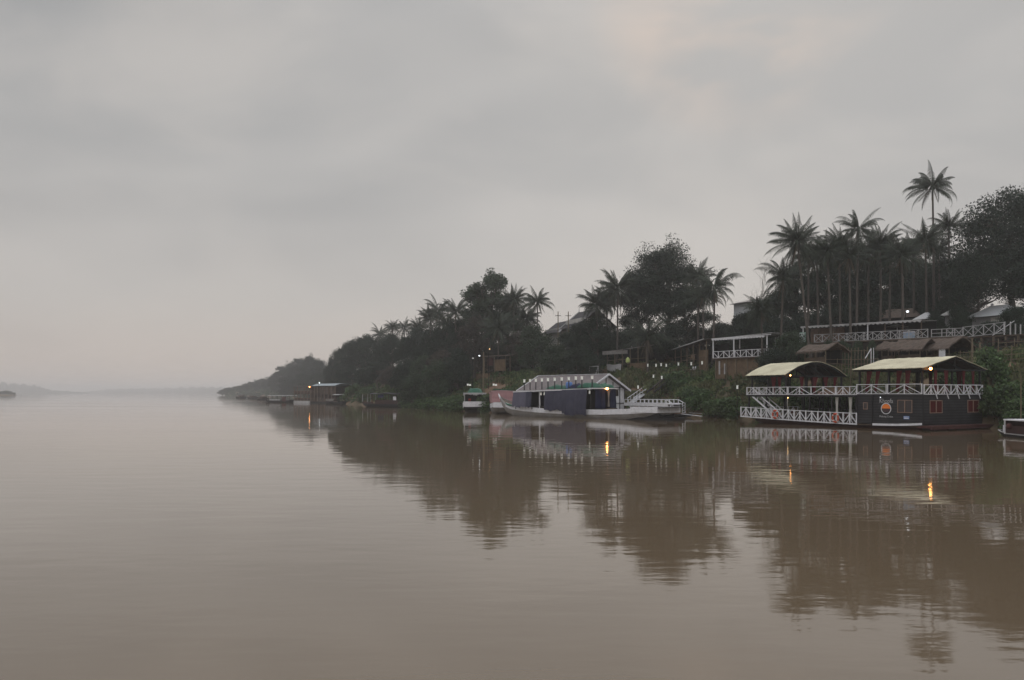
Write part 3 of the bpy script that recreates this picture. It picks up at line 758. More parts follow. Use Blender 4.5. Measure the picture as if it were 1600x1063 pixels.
# cabin
CB = MB(); z0 = .46; z1 = 3.28
CB.box(-5.24, .06, z0, -.02, .16, z1); CB.box(-.12, .16, z0, -.02, WD-.06, z1); CB.box(-6.96, WD-.16, z0, -.12, WD-.06, z1)
CB.box(-6.96, .0, z0, -5.24, .058, z1); CB.box(-6.96, .058, z0, -6.86, WD-.16, z1)
CB.build('cabin_wall', M['plank'], rb)
for q_ in ((-5.3, -.05, .30, -5.22, .058, z1), (-.06, -.0, z0, .06, .058, z1), (-6.98, -.05, .32, -6.9, -.002, z1)): MB().box(*q_).build('corner_post', M['dark'], rb)
b = MB(); rows = []
for i in range(9):
    f = i/8; x = -5.2+5.15*f; z = .30+.20*f**2.2; rows.append([(x, -.06-.10*math.sin(f*PI), z), (x, -.06-.10*math.sin(f*PI), z+.20), (x, .055, z+.20)])
b.grid(rows).build('white_rubbing_strake', M['white'], rb)
window(rb, -2.58, -1.07, 1.60, 2.83, .06); window(rb, -6.24, -5.74, 1.85, 2.55, 0, split=1)
pr = mat('red_curtained_pane', (.085,.018,.018), .15, .2, 2)
window_end(rb, 1.05, 3.0, 1.58, 2.80, -.02, pr); window_end(rb, 7.1, 9.0, 1.58, 2.80, -.02, pr)
# sign: ring, rising sun, water, lettering
sg = MB(); cx_, cz_, r_ = -3.78, 1.97, .55
def disc(b_, ra, rb_, a0, a1, y, n=32, t=.02):
    P = []
    for i in range(n+1):
        a = a0+(a1-a0)*i/n; P.append(((cx_+math.cos(a)*ra, y, cz_+math.sin(a)*ra), (cx_+math.cos(a)*rb_, y, cz_+math.sin(a)*rb_)))
    b_.grid([[p[0] for p in P], [p[1] for p in P]]); return b_
so_ = disc(MB(), .47, .55, 0, 2*PI, .030).build('sign', M['white'], rb); so_['label'] = 'round sign with an orange half sun over dark water'
disc(MB(), 0, .45, 0.02, PI-.02, .035).build('sun_emblem', M['logo_orange'], so_)
wv = MB()
for k in range(3):
    zz = cz_-.10-k*.11; hw = math.sqrt(.42**2-(zz-cz_)**2)
    for i in range(10):
        xa = cx_-hw+2*hw*i/10; xb = xa+2*hw/10; wv.box(xa, .03, zz+.012*math.sin(i*1.6+k), xb, .045, zz+.018+.012*math.sin(i*1.6+k))
wv.build('wave_lines', M['pink'], so_)
write(rb, 'Khopfa', .60, (-3.78, .045, 2.70), (PI/2, 0, 0), M['offwhite'], wide=1.42)
write(rb, 'Mekong Cruise', .27, (-3.78, .045, 1.20), (PI/2, 0, 0), M['offwhite'], wide=1.42)
b = MB(); b.box(-1.95, .03, 1.00, -1.38, .055, 1.30); pl = b.build('number_plate', M['blue'], rb)
b = MB()
for k in range(9): b.box(-1.92+k*.058, .02, 1.19+.01*(k % 2), -1.885+k*.058, .028, 1.26)
b.box(-1.90, .02, 1.04, -1.43, .028, 1.15); b.build('plate_lettering', M['white'], pl)
# upper deck, posts, beams
b = MB(); b.box(XL+.9, .2, 3.20, -7.0, WD-.2, 3.29); b.box(-7.0, .1, 3.285, -.05, WD-.1, 3.37); b.build('upper_deck', M['dark'], rb)
UD = 3.36
for x in (-21.6, -19.0, -16.2, -13.0, -10.2, -7.3):
    for y in (.35, 3.3, 6.4, WD-.35): MB().box(x-.07, y-.07, dk(x), x+.07, y+.07, 3.20).build('post', M['dark'], rb)
b = MB(); b.box(XL+.9, .22, 3.06, -7.0, .34, 3.20); b.box(XL+.9, WD-.34, 3.06, -7.0, WD-.22, 3.20); b.build('deck_beam', M['dark'], rb)
# lower railing follows the sheer
b = MB(); xs = [XL+.12+i*(15.5/6) for i in range(7)]
nb_ = 20; pts = [XL+.1+i*(-6.98-XL-.1)/nb_ for i in range(nb_+1)]
for i, x in enumerate(pts):
    z = dk(x); b.bar((x, -.04, z-.12), (x, -.04, z+1.10), .12)
    if i < nb_:
        x2 = pts[i+1]; b.bar((x, -.04, z+1.04), (x2, -.04, dk(x2)+1.04), .09, .07); b.bar((x, -.04, z-.04), (x2, -.04, dk(x2)-.04), .12, .12)
    if i % 2 == 1:
        for s_ in (-1, 1):
            x2 = pts[i+s_]; b.bar((x, -.05, z+.98), (x2, -.05, dk(x2)+.06), .075); xm = x+(x2-x)*.45; b.bar((x, -.06, z+.55), (xm, -.06, z+.05), .05)
b.build('lower_railing', M['white'], rb)
b = MB(); rail(b, (XL+.06, 0, .74), (XL+.06, WD, .74), 1.06, .8, 'fan', .08); b.build('bow_railing', M['white'], rb)
b = MB(); rail(b, (-6.98, WD-.04, .42), (XL+.1, WD-.04, .66), 1.0, 1.6, 'fan', .07); b.build('far_railing', M['offwhite'], rb)
# upper railings
b = MB(); rail(b, (XL+.85, .12, UD-.10), (-15.85, .12, UD-.08), .86, .95, 'fan', .075); rail(b, (-15.7, .12, UD-.08), (-9.6, .12, UD-.08), .86, 1.5, 'fan', .075); rail(b, (-9.5, .12, UD-.08), (-7.1, .12, UD-.08), .86, .8, 'fan', .075)
b.build('upper_railing', M['white'], rb)
b = MB(); rail(b, (-6.98, .02, UD+.01), (-3.75, .02, UD+.01), .95, 1.55, 'fan', .075); rail(b, (-3.6, .02, UD+.01), (-.12, .02, UD+.01), .95, 1.7, 'fan', .075); b.build('upper_railing', M['white'], rb)
b = MB(); rail(b, (.02, .15, UD-.02), (.02, WD-.1, UD-.02), .92, 1.05, 'fan', .08)
for k in range(5): b.bar((.10, 1.4+k*1.75, UD+.85), (.22, 1.9+k*1.75, UD-.42), .06)
b.build('stern_railing', M['white'], rb)
b = MB(); rail(b, (XL+.85, .2, UD-.08), (XL+.85, WD-.2, UD-.08), .86, .95, 'fan', .075); b.build('bow_upper_railing', M['white'], rb)
b = MB(); rail(b, (-.15, WD-.12, UD), (XL+.9, WD-.12, UD), .86, 1.6, 'fan', .06); b.build('far_upper_railing', M['offwhite'], rb)
# stair down to the bow
b = MB()
P0, P1 = Vector((-21.3, .30, UD-.1)), Vector((-17.3, .30, dk(-17.3)))
for dy in (0, .9):
    d = Vector((0, dy, 0)); b.bar(P0+d, P1+d, .10, .16); b.bar(P0+d+Vector((0, 0, .85)), P1+d+Vector((0, 0, .85)), .10)
    for k in range(5):
        q = P0.lerp(P1, k/4)+d; b.bar(q, q+Vector((0, 0, .88)), .06)
    for k in range(4):
        pass
b.build('stair_railing', M['white'], rb)
b = MB()
for k in range(11):
    q = P0.lerp(P1, (k+.5)/11); b.box(q.x-.14, q.y+.05, q.z-.02, q.x+.14, q.y+.85, q.z+.02)
b.build('stair_tread', M['wood'], rb)
# pavilion roofs
def pav(x0, x1, eave, ridge, arched, posts, ny, ov=.35):
    rows = []; n = 20
    for i in range(n+1):
        f = i/n; y = -ov+(WD+2*ov)*f; g = abs(2*f-1)
        h = (1-g**1.8) if arched else (1-g**1.03)
        z = eave+(ridge-eave)*h+(.022 if i % 4 == 0 else 0)
        sag = [-.03, 0, .02, 0, -.02, .01, .0]
        rows.append([(x0+(x1-x0)*k/28, y+(.05*math.sin(k*2.3)+.03*math.sin(k*5.1) if i in (0, n) else 0), z+sag[(k*3//14)]*(1-g*.5)*.6+.012*math.sin(k*1.7+i)) for k in range(29)])
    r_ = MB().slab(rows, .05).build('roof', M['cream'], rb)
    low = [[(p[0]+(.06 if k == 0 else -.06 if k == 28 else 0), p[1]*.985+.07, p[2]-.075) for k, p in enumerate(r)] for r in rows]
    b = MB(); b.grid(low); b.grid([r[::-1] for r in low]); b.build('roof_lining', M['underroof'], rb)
    b = MB()
    for xx in [x0+.15+(x1-x0-.3)*k/4 for k in range(5)]:
        for i in range(n): b.bar((xx, rows[i][0][1]*.985+.07, rows[i][0][2]-.16), (xx, rows[i+1][0][1]*.985+.07, rows[i+1][0][2]-.16), .08, .12)
        b.bar((xx, 0, eave-.12), (xx, WD, eave-.12), .10, .14)
        b.bar((xx, WD/2, eave-.05), (xx, WD/2, ridge-.2), .08)
    for yy in (.2, WD-.2): b.bar((x0+.1, yy, eave-.12), (x1-.1, yy, eave-.12), .12, .16)
    b.build('roof_frame', M['dark'], rb)
    for xx in posts:
        for yy in ny: MB().box(xx-.08, yy-.08, UD-.05, xx+.08, yy+.08, eave-.04).build('post', M['dark'], rb)
pav(-21.5, -15.75, 5.50, 7.05, True, (-21.0, -18.6, -16.1), (.2, 3.4, 6.5, WD-.2))
pav(-7.3, .25, 5.82, 7.02, False, (-6.8, -3.6, -.2), (.2, 4.9, WD-.2))
# curtains
for i, (x, y, d, ln) in enumerate(((-17.9,.3,(1,0,0),.0),(-17.1,.3,(1,0,0),.1),(-16.0,2.6,(0,1,0),.1),(-16.0,4.9,(0,1,0),-.2),(-16.0,6.6,(0,1,0),.15),(-16.0,8.3,(0,1,0),-.25),(-20,9.4,(1,0,0),0),(-18.2,9.4,(1,0,0),0))):
    curtain(rb, (x, y, 5.42), d, 2.15, .85, .34, .30, M['redcloth'], ln, i)
for i, (x, y, d, ln) in enumerate(((-5.7,.25,(1,0,0),-.35),(-4.75,.25,(1,0,0),-.35),(-2.5,.25,(1,0,0),-.25),(-1.6,.25,(1,0,0),-.2),(-.1,2.1,(0,1,0),.0),(-.1,3.8,(0,1,0),0),(-.1,6.6,(0,1,0),0),(-.1,8.2,(0,1,0),0),(-5.2,9.4,(1,0,0),0),(-2.2,9.4,(1,0,0),0))):
    curtain(rb, (x, y, 5.72), d, 2.1, .62, .36, .34, M['redcloth'], ln, i+20)
for i, x in enumerate((-16.25, -9.7, -8.1)):
    curtain(rb, (x, .5, 3.1), (1, 0, 0), 2.3, .40, .22, .46, M['palecloth'], 0, 40+i, name='tied_white_curtain')
# lamps on the boat
bulb(rb, (-15.6, .35, 5.42), .06, M['warm'], label='lit warm bulb under the arched pavilion roof')
bulb(rb, (-15.9, .3, 2.95), .06, M['warmdim'], label='small lit bulb under the upper deck')
fl = bulb(rb, (.40, .55, 5.74), .12, M['warm'], label='lit warm floodlight under the gabled pavilion roof')
MB().box(.24, .4, 5.88, .56, .7, 5.93).build('lamp_shade', M['dark'], fl)
bulb(rb, (-4.35, -.02, 3.05), .04, M['cool'], label='tiny white bulb above the sign')
# counter and things on board
b = MB(); b.box(-8.6, 6.6, .44, -7.2, 9.2, 1.45); b.build('bar_counter', M['redwood'], rb)
gt = 'dining tables on the lower deck of the restaurant boat'; gc = 'chairs on the lower deck of the restaurant boat'
T0 = table(loc(-19.2, 3.0, dk(-19.2)), A, 'dark dining table nearest the bow on the lower deck behind the braced railing', gt, 'redwood')
C0 = chair(loc(-19.2, 2.1, dk(-19.2)), A+PI, 'dark chair at the lower deck table nearest the bow', gc, 'redwood')
for i, x in enumerate((-16.6, -14.2, -11.8, -9.6)):
    inst(T0, loc(x, 3.0, dk(x)), A, ('dark dining table behind the left life ring on the lower deck','dark dining table halfway along the lower deck','dark dining table left of the right life ring','dark dining table closest to the cabin on the lower deck')[i], gt)
for i, (x, y, a) in enumerate(((-16.6,2.1,PI),(-16.6,3.9,0),(-14.2,2.1,PI),(-14.2,3.9,0),(-11.8,2.1,PI),(-11.8,3.9,0),(-9.6,2.1,PI),(-9.6,3.9,0),(-19.2,3.9,0))):
    w_ = ('the second table from the bow','the middle table','the table by the right life ring','the table closest to the cabin','the table nearest the bow')[i//2]
    inst(C0, loc(x, y, dk(x)), A+a, 'dark lower deck chair on the %s side of %s' % ('far' if y > 3 else 'near', w_), gc)
gu = 'tables on the upper deck of the restaurant boat'
T1 = table(loc(-4.6, 3.0, UD+.01), A, 'wooden table at the left inside the gabled pavilion', gu, 'wood', 1.0, 1.8)
inst(T1, loc(-1.8, 3.0, UD+.01), A, 'wooden table at the right inside the gabled pavilion', gu)
inst(T1, loc(-2.5, 7.2, UD+.01), A, 'wooden table at the far side of the gabled pavilion', gu)
inst(T1, loc(-18.6, 4.5, UD-.07), A, 'wooden table under the arched pavilion roof', gu)
for k, (x, w_) in enumerate(((-13.2, 'left'), (-11.2, 'right'))):
    s_ = empty('sofa', loc(x, 3.2, UD-.07), A, 'orange cushioned sofa, %s one of the pair between the two pavilions' % w_, 'sofa', 'orange sofas between the pavilions')
    MB().box(-.8, -.4, .05, .8, .35, .38).build('seat', M['frame'], s_); MB().box(-.8, .36, .05, .8, .5, .78).build('backrest', M['bamboo'], s_)
def ring(x, label):
    r = empty('life_ring', loc(x, -.20, dk(x)+.48), A, label, 'life ring', 'orange life rings on the lower railing')
    b = MB(); n = 24; m_ = 8; rows = []
    for i in range(n+1):
        a = 2*PI*i/n; rows.append([((.34+.10*math.cos(2*PI*k/m_))*math.cos(a), .10*math.sin(2*PI*k/m_), (.40+.10*math.cos(2*PI*k/m_))*math.sin(a)*1.05) for k in range(m_+1)])
    b.grid(rows).build('ring', M['orange'], r, True)
    b = MB()
    for a in (.8, 2.4, 3.9, 5.5): 
        c = Vector((.34*math.cos(a), 0, .42*math.sin(a))); b.ball(c, .118, 8, 6)
    b.build('rope_band', M['palecloth'], r)
ring(-17.25, 'orange life ring hung on the white railing at the foot of the boat stair')
ring(-9.35, 'orange life ring hung on the white railing nearer the dark cabin')

# ------------------------------------------------------------------ long boat with blue tarps
B0 = Vector((-1.5, 125)); BD = Vector((.629, -.778)); BY = Vector((.778, .629)); BA = math.atan2(-.778, .629)
def bl(x, y, z=0): v = B0+BD*x+BY*y; return (v.x, v.y, z)
sb = empty('long_boat', bl(0, 0), BA, 'long white hulled river boat hung with blue tarps', 'boat')
st = dense([(-.6,.05,2.2,2.95),(.4,.35,1.2,2.45),(2,1.0,.25,1.95),(4.5,1.7,-.35,1.60),(8,2.2,-.5,1.38),(13,2.45,-.5,1.22),(19,2.5,-.5,1.16),(24,2.45,-.45,1.22),(28,2.3,-.3,1.36),(31,2.1,.05,1.52),(33.6,1.9,.75,1.72)])
hull(sb, st, M['greyhull'], deck=M['wood'])
strake(sb, st, .66, M['white'], name='white_side_band', x0=2.0)
b = MB(); b.tube([(-.5,0,2.6),(-.85,0,3.0),(-1.05,0,3.35)], [.16,.13,.07], 8); b.build('prow', M['white'], sb)
b = MB(); sw = [q for q in st if q[0] <= 6]; b.grid([[(x, -w*1.01, zs-.05), (x, -w*1.01-.02, zs-.32)] for x, w, zb, zs in sw]); b.grid([[(x, w*1.01, zs-.32), (x, w*1.01, zs-.05)] for x, w, zb, zs in sw]); b.build('bow_band', M['offwhite'], sb)
b = MB(); b.box(29.4, -2.25, .98, 33.9, -2.12, 1.72); b.box(29.4, 2.12, .98, 33.9, 2.25, 1.72); b.box(33.78, -2.12, .98, 33.9, 2.12, 1.72); b.build('stern_side_panel', M['white'], sb)
b = MB(); b.box(29.2, -2.1, 1.60, 34.6, 2.1, 1.70); b.box(26, -1.8, -.2, 35.0, 1.8, .35); b.box(30, -1.6, .35, 33.5, 1.6, .97); b.build('stern_platform', M['dark'], sb)
def ev(x): return 3.74+.40*(x-6.1)/16.5
b = MB(); b.slab([[(x, y, ev(x)+.05*(1-(y/2.6)**2)) for y in (-2.6,-1.8,-.9,0,.9,1.8,2.6)] for x in [5.9+i*(16.7)/16 for i in range(17)]], .08); b.build('canopy_roof', M['tin'], sb)
b = MB(); b.slab([[(x, y, ev(x)-.03) for y in (-2.68,-2.58)] for x in [5.9+i*16.72/16 for i in range(17)]], .14); b.slab([[(x, y, ev(x)-.03) for y in (2.58,2.68)] for x in [5.9+i*16.72/16 for i in range(17)]], .14); b.slab([[(x, y, ev(22.6)+.03) for y in (-2.57, 0, 2.57)] for x in (22.62, 22.72)], .14); b.build('roof_edge', M['white'], sb)
for i, x in enumerate((6.2, 10.0, 11.7, 13.4, 17.2, 19.8, 22.3)):
    for y in (-2.35, 2.35): MB().box(x-.05, y-.05, 1.05, x+.05, y+.05, ev(x)-.13).build('post', M['white'] if i == 2 else M['dark'], sb)
hz = lambda a, c: (lambda x: a+(c-a)*(x-6)/22)
tarp(sb, 6.0, 9.0, -2.62, lambda x: ev(x)-.1, 1.35, M['bluepale'], seed=1, bulge=.15, label='faded pale blue tarp at the bow end')
tarp(sb, 9.0, 10.3, -2.66, lambda x: ev(x)-.1, 1.35, M['bluecloth'], seed=2, bulge=.12)
tarp(sb, 13.2, 17.1, -2.60, lambda x: ev(x)-.1, 1.00, M['bluecloth'], seed=3, bulge=.25)
tarp(sb, 16.9, 22.0, -2.70, lambda x: ev(x)-.1, .45, M['bluecloth'], seed=4, bulge=.32, slant=.3, label='dark blue tarp hanging lowest over the white side')
tarp(sb, 6.2, 22.3, 2.5, lambda x: ev(x)-.1, 1.2, M['bluedark'], seed=5, bulge=.1, out=1)
for i, (y0, w_, m_) in enumerate(((-.95, 1.0, 'bluedark'), (.05, .8, 'bluedark'), (1.95, 1.15, 'bluedark'))):
    curtain(sb, (22.35, y0, ev(22.4)-.02), (0, 1, 0), 2.75, w_, w_*.97, w_, M[m_], 0, 60+i, name='navy_curtain')
curtain(sb, (22.4, 1.05, ev(22.4)-.05), (0, 1, 0), 2.5, .55, .16, .34, M['greyhull'], 0, 3)
MB().box(19.6, -2.2, 1.1, 19.7, 2.2, 3.9).build('inner_wall', M['dark'], sb)
MB().box(6.25, -2.35, 1.3, 6.33, 2.35, 3.62).build('bow_end_wall', M['dark'], sb)
for q_ in ((24.5,-1.6,1.0,25.6,-.6,1.45),(27.0,.2,1.1,28.2,1.2,1.6)): MB().box(*q_).build('deck_locker', M['wood'], sb)
curtain(sb, (12.3, -1.8, 3.7), (1,0,0), 2.2, .5, .3, .5, M['wood'], 0, 4)
lp = bulb(sb, (22.85, .28, 4.06), .14, M['warm'], label='bright warm lamp on the roof edge near the stern'); 
for i, x in enumerate((12.1, 12.9, 22.2)):
    b = MB(); b.box(x-.10, -2.5, ev(x)-.75, x+.10, -2.32, ev(x)-.35); b.bar((x, -2.41, ev(x)-.35), (x, -2.41, ev(x)-.1), .03); b.build('hanging_lantern', M['lantern'], sb)
for i in range(11):
    px = (818,827,836,845.5,855,865.5,876.5,887.5,898.5,908,924)[i]; s_ = (px-800)/FOC
    x = (3.37+123.5*s_)/(.629+.778*s_)
    q = MB(); q.box(x-.055, -2.30, ev(x)+.10, x+.055, -2.19, 5.05+.03*(i)); qp = q.build('lantern_post', M['dark'], sb)
    z = 5.05+.03*i; q = MB(); q.box(x-.11, -2.35, z, x+.11, -2.14, z+.42); q.box(x-.14, -2.38, z+.421, x+.14, -2.11, z+.47); q.build('lantern', M['lantern'], qp)
def bundle(x0, x1, y0, y1, z, h, m, name, label, seed, par=None):
    rr = random.Random(seed); rows = []
    for i in range(11):
        f = i/10; r = []
        for k in range(9):
            g = k/8; e = (math.sin(f*PI)*math.sin(g*PI))**.28 if 0 < i < 10 and 0 < k < 8 else 0
            r.append((x0+(x1-x0)*f, y0+(y1-y0)*g, z+h*e*(.72+.16*math.sin(i*1.1+seed)*math.cos(k*.9)+rr.uniform(-.09, .09))))
        rows.append(r)
    b = MB(); b.grid(rows); b.grid([[(p[0], p[1], z-.01) for p in (rows[0][0], rows[0][-1])], [(p[0], p[1], z-.01) for p in (rows[-1][0], rows[-1][-1])]])
    v = bl(0, 0); o = b.build(name, m, None, True); o.location = bl(0, 0) if par is None else par[0]; o.rotation_euler = (0, 0, BA if par is None else par[1]); tag(o, label, 'tarp'); return o
bundle(12.5, 16.5, -1.9, 0, ev(15)+.1, .75, M['green'], 'tarp_bundle', 'green tarp bundle left of the blue barrel on the long boat roof', 1)
bundle(19.0, 22.6, -1.9, 0, ev(21)+.1, .95, M['green'], 'tarp_bundle', 'taller green tarp bundle right of the dark bundle on the long boat roof', 2)
bundle(20.4, 22.5, .1, 2.2, ev(22)+.05, .8, M['green'], 'tarp_bundle', 'slack green tarp at the stern end of the long boat roof', 5)
bundle(17.4, 19.2, -1.9, 0, ev(18)+.1, .85, M['bluedark'], 'tarp_bundle', 'dark bundle right of the blue barrel on the long boat roof', 3)
br = empty('barrel', bl(16.9, -1.3, ev(17)+.12), BA, 'blue plastic barrel standing among the bundles on the long boat roof', 'barrel')
MB().tube([(0,0,0),(0,0,.1),(0,0,.45),(0,0,.8),(0,0,.9)], [.40,.46,.50,.46,.38], 16).build('body', M['blue'], br, True)
MB().tube([(.2,0,.9),(.2,0,.95)], .07, 8).build('cap', M['white'], br)
dn = MB(); dn.tube([(3.2,-2.0,1.95),(4.2,-2.3,1.7),(6.0,-2.6,1.5)], [.06,.18,.1], 6); dn.build('folded_awning', M['green'], sb)

# ------------------------------------------------------------------ gabled houseboat behind
hb = empty('gabled_houseboat', bl(0, 8.1), BA, 'houseboat with pinkish gabled sheet roof and white timbered gable behind the long boat', 'boat')
st = dense([(-1.5,3.2,-.1,.9),(1,4.1,-.4,.8),(8,4.2,-.4,.75),(15,4.2,-.4,.8),(15.9,4.1,-.2,.85)]); hull(hb, st, M['dark'], deck=M['wood'])
rw = []
for y, z in ((-4.6,3.88),(-2.3,5.08),(0,6.30),(2.3,5.08),(4.6,3.88)): rw.append([(x, y, z) for x in (-.6, 5, 10, 15.7)])
MB().slab(rw, .07).build('roof', M['tinpink'], hb)
b = MB()
for sg_ in (-1, 1): 
    b.bar((15.74, sg_*4.75, 3.80), (15.74, 0, 6.30), .10, .26); b.bar((-.66, sg_*4.75, 3.80), (-.66, 0, 6.30), .10, .2); b.bar((-.6, sg_*4.64, 3.82), (15.7, sg_*4.64, 3.82), .1, .1)
b.bar((-.7, 0, 6.36), (15.8, 0, 6.36), .16, .08); b.build('roof_trim', M['white'], hb)
b = MB()
rw = [(-4.1, .7), (4.1, .7), (4.1, 3.98), (0, 6.12), (-4.1, 3.98)]
for x in (15.0, 0.0): b.add([(x, y, z) for y, z in rw]+[(x-.1, y, z) for y, z in rw], [(0,1,2,3,4),(9,8,7,6,5),(0,5,6,1),(1,6,7,2),(4,9,5,0)])
b.box(0, -4.1, .7, 14.9, -4.0, 3.95); b.box(0, 4.0, .7, 14.9, 4.1, 3.95); b.build('wall', M['white'], hb)
b = MB()
b.bar((15.06, -3.3, 4.3), (15.06, 3.3, 4.3), .06, .1); b.bar((15.06, 0, .9), (15.06, 0, 6.0), .06, .12); b.bar((15.06, -1.5, 4.3), (15.06, -1.5, 5.2), .06, .1); b.bar((15.06, 1.5, .9), (15.06, 1.5, 5.2), .06, .1); b.bar((15.06, 3.0, .9), (15.06, 3.0, 4.5), .06, .12); b.bar((15.06, 4.05, .8), (15.06, 4.05, 3.95), .06, .12); b.bar((15.06,-4.0,1.9),(15.06,4.0,1.9), .06, .1)
b.build('timber_frame', M['dark'], hb)
MB().box(15.03, .3, 3.0, 15.09, 2.7, 4.15).build('window', M['glass'], hb)

# ------------------------------------------------------------------ low boat with white railed roof
lb = empty('railed_boat', bl(0, 12.0), BA, 'low dark boat whose flat roof carries a long white railing', 'boat')
st = dense([(16.3,1.3,-.3,.55),(19,1.45,-.4,.42),(23,1.4,-.35,.38),(26,1.2,-.1,.45),(27.5,.9,.1,.55)]); hull(lb, st, M['dark'], deck=M['wood'])
b = MB(); b.box(16.4, -1.3, 1.78, 25.0, 1.3, 1.84); b.build('roof', M['white'], lb)
b = MB(); b.box(16.4, -1.38, 1.55, 24.9, -1.30, 1.98); b.box(16.4, 1.30, 1.55, 24.9, 1.38, 1.98); b.build('roof_fascia', M['white'], lb)
b = MB()
for sg_ in (-1.34, 1.34):
    rail(b, (16.4, sg_, 1.95), (24.6, sg_, 1.95), .55, .8, 'none', .09)
    b.bar((24.6, sg_, 2.5), (25.6, sg_, 2.05), .09); b.bar((24.6, sg_, 1.98), (25.3, sg_, 1.85), .09)
b.build('roof_railing', M['white'], lb)
for sg_ in (-1.34, 1.34):
    b = MB(); b.bar((25.6, sg_-.28, .55), (25.6, sg_-.28, 2.05), .09); b.bar((25.6, sg_+.28, .55), (25.6, sg_+.28, 2.05), .09)
    for k in range(5): b.bar((25.6, sg_-.28, .6+k*.36), (25.6, sg_+.28, .6+k*.36), .08)
    b.build('ladder', M['white'], lb)
MB().box(20.5, -1.2, .5, 24.8, -1.12, 1.54).box(24.7, -1.1, .5, 24.8, 1.1, 1.54).build('cabin_wall', M['redwood'], lb)
for x in (17.5, 19.3, 21.0, 22.4): MB().box(x-.04, -1.3, .45, x+.04, -1.22, 1.55).build('post', M['white'], lb)
b = MB(); b.bar((27.0, -.9, .50), (31.5, -2.2, .30), .22, .05); tag(b.build('plank', M['white']), 'pale plank floating walkway off the railed boat stern, the nearer one', 'plank', 'pale planks beside the railed boat'); bpy.data.objects['plank'].location = bl(0, 12); bpy.data.objects['plank'].rotation_euler = (0, 0, BA)
b = MB(); b.bar((26.6, 1.3, .62), (31.0, 2.0, .45), .22, .05); o = b.build('plank', M['offwhite']); tag(o, 'pale plank reaching the shore from the railed boat, the farther one', 'plank', 'pale planks beside the railed boat'); o.location = bl(0, 12); o.rotation_euler = (0, 0, BA)
# gangway up the bank
gx, gy = XY(985, 119); hx, hy = XY(1013, 130)
gw = empty('gangway', (gx, gy, 0), 0, 'narrow white gangway rising from the moored boats up the bank', 'gangway')
a_ = Vector((0, 0, 1.9)); c_ = Vector((hx-gx, hy-gy, 3.9)); sd = Vector((c_.y, -c_.x, 0)).normalized()*.45
b = MB(); b.bar(a_, c_, .9, .08); b.build('walkway', M['offwhite'], gw)
b = MB()
for s_ in (-1, 1):
    b.bar(a_+sd*s_+Vector((0,0,.8)), c_+sd*s_+Vector((0,0,.8)), .07)
    for k in range(7): q = a_.lerp(c_, k/6)+sd*s_; b.bar(q, q+Vector((0,0,.82)), .06)
b.build('handrail', M['white'], gw)
b = MB(); 
for k in (0, .5, 1): q = a_.lerp(c_, k); b.bar(q, Vector((q.x, q.y, hgt(gx+q.x, gy+q.y)-.5)), .12)
b.build('support', M['wood'], gw)

# ------------------------------------------------------------------ white boat and pink tarp boat, bows to the camera
wx, wy = XY(742, 137.5); wa = math.radians(92)
wb = empty('white_boat', (wx, wy, 0), wa, 'small white bowed boat with dark cabin and green tarp on its roof', 'boat')
st = dense([(-.3,1.75,.95,1.95),(.5,2.0,.4,1.80),(2,2.15,-.1,1.65),(5,2.2,-.3,1.55),(10,2.1,-.3,1.55),(12,1.8,0,1.6)]); hull(wb, st, M['dark'], deck=M['wood'])
strake(wb, st, .85, M['white'], out=.05)
b = MB(); b.add([(-.36,-2.05,1.98),(-.36,2.05,1.98),(-.30,1.75,1.02),(-.30,-1.75,1.02),(-.2,-2.05,1.98),(-.2,2.05,1.98),(-.2,1.75,1.02),(-.2,-1.75,1.02)], [(0,3,2,1),(4,5,6,7),(0,1,5,4),(3,7,6,2),(0,4,7,3),(1,2,6,5)]); b.build('bow_panel', M['white'], wb)
b = MB(); b.box(.6, -2.0, 3.42, 10, 2.0, 3.50); b.box(.5, -2.05, 3.30, .62, 2.05, 3.52); b.build('cabin_roof', M['offwhite'], wb)
b = MB(); b.box(4.5, -1.9, 1.5, 10, -1.8, 3.41); b.box(4.5, 1.8, 1.5, 10, 1.9, 3.41); b.box(4.4, -1.9, 1.5, 4.5, 1.9, 3.41); b.build('cabin_wall', M['dark'], wb)
for x in (.8, 2.6):
    for y in (-1.85, 1.85): MB().box(x-.05, y-.05, 1.6, x+.05, y+.05, 3.41).build('post', M['offwhite'], wb)
b = MB(); rr = random.Random(4)
for k in range(16): y = -1.9+k*.25; b.box(.44, y, 3.30-rr.uniform(.05,.30), .5, y+.2, 3.44)
b.build('fringe', M['offwhite'], wb)
def wloc(x, y, z, P=(wx, wy), a=wa): v = Matrix.Rotation(a, 3, 'Z') @ Vector((x, y, z)); return (P[0]+v.x, P[1]+v.y, z)
M['red'] = mat('red_plastic', (.38,.03,.025), .5, .2, 2)
for i, (y, w_) in enumerate(((.95, 'left'), (-.95, 'right'))):
    chair(wloc(1.6, y, 1.55), wa-PI/2, 'red plastic chair, %s one of two on the foredeck of the white boat' % w_, 'red chairs on the white boat', 'red')
bundle(1.2, 5.5, -1.4, 1.4, 3.51, 1.1, M['green'], 'tarp_bundle', 'green tarp heaped on the roof of the small white boat', 9, ((wx, wy, 0), wa))
def sack(px, py, D, label):
    x, y = XY(px, D); z = ZP(py, D)
    r = empty('boat_lantern', (x, y, 3.5), 0, label, 'lantern', 'pale lanterns over the two small boats')
    MB().bar((0,0,-.02), (0,0,z-3.6), .06).build('post', M['dark'], r)
    b = MB(); b.box(-.40, -.12, z-3.58, -.08, .12, z-3.25); b.box(-.02, -.12, z-3.62, .34, .12, z-3.32); b.build('lamp_head', M['lantern'], r)
sack(733, 602, 139.2, 'pale lantern on a post over the small white boat')
sack(773.5, 602, 133.5, 'pale lantern on a post over the pink tarp boat')
qx, qy = XY(787.5, 130.5); qa = math.radians(95)
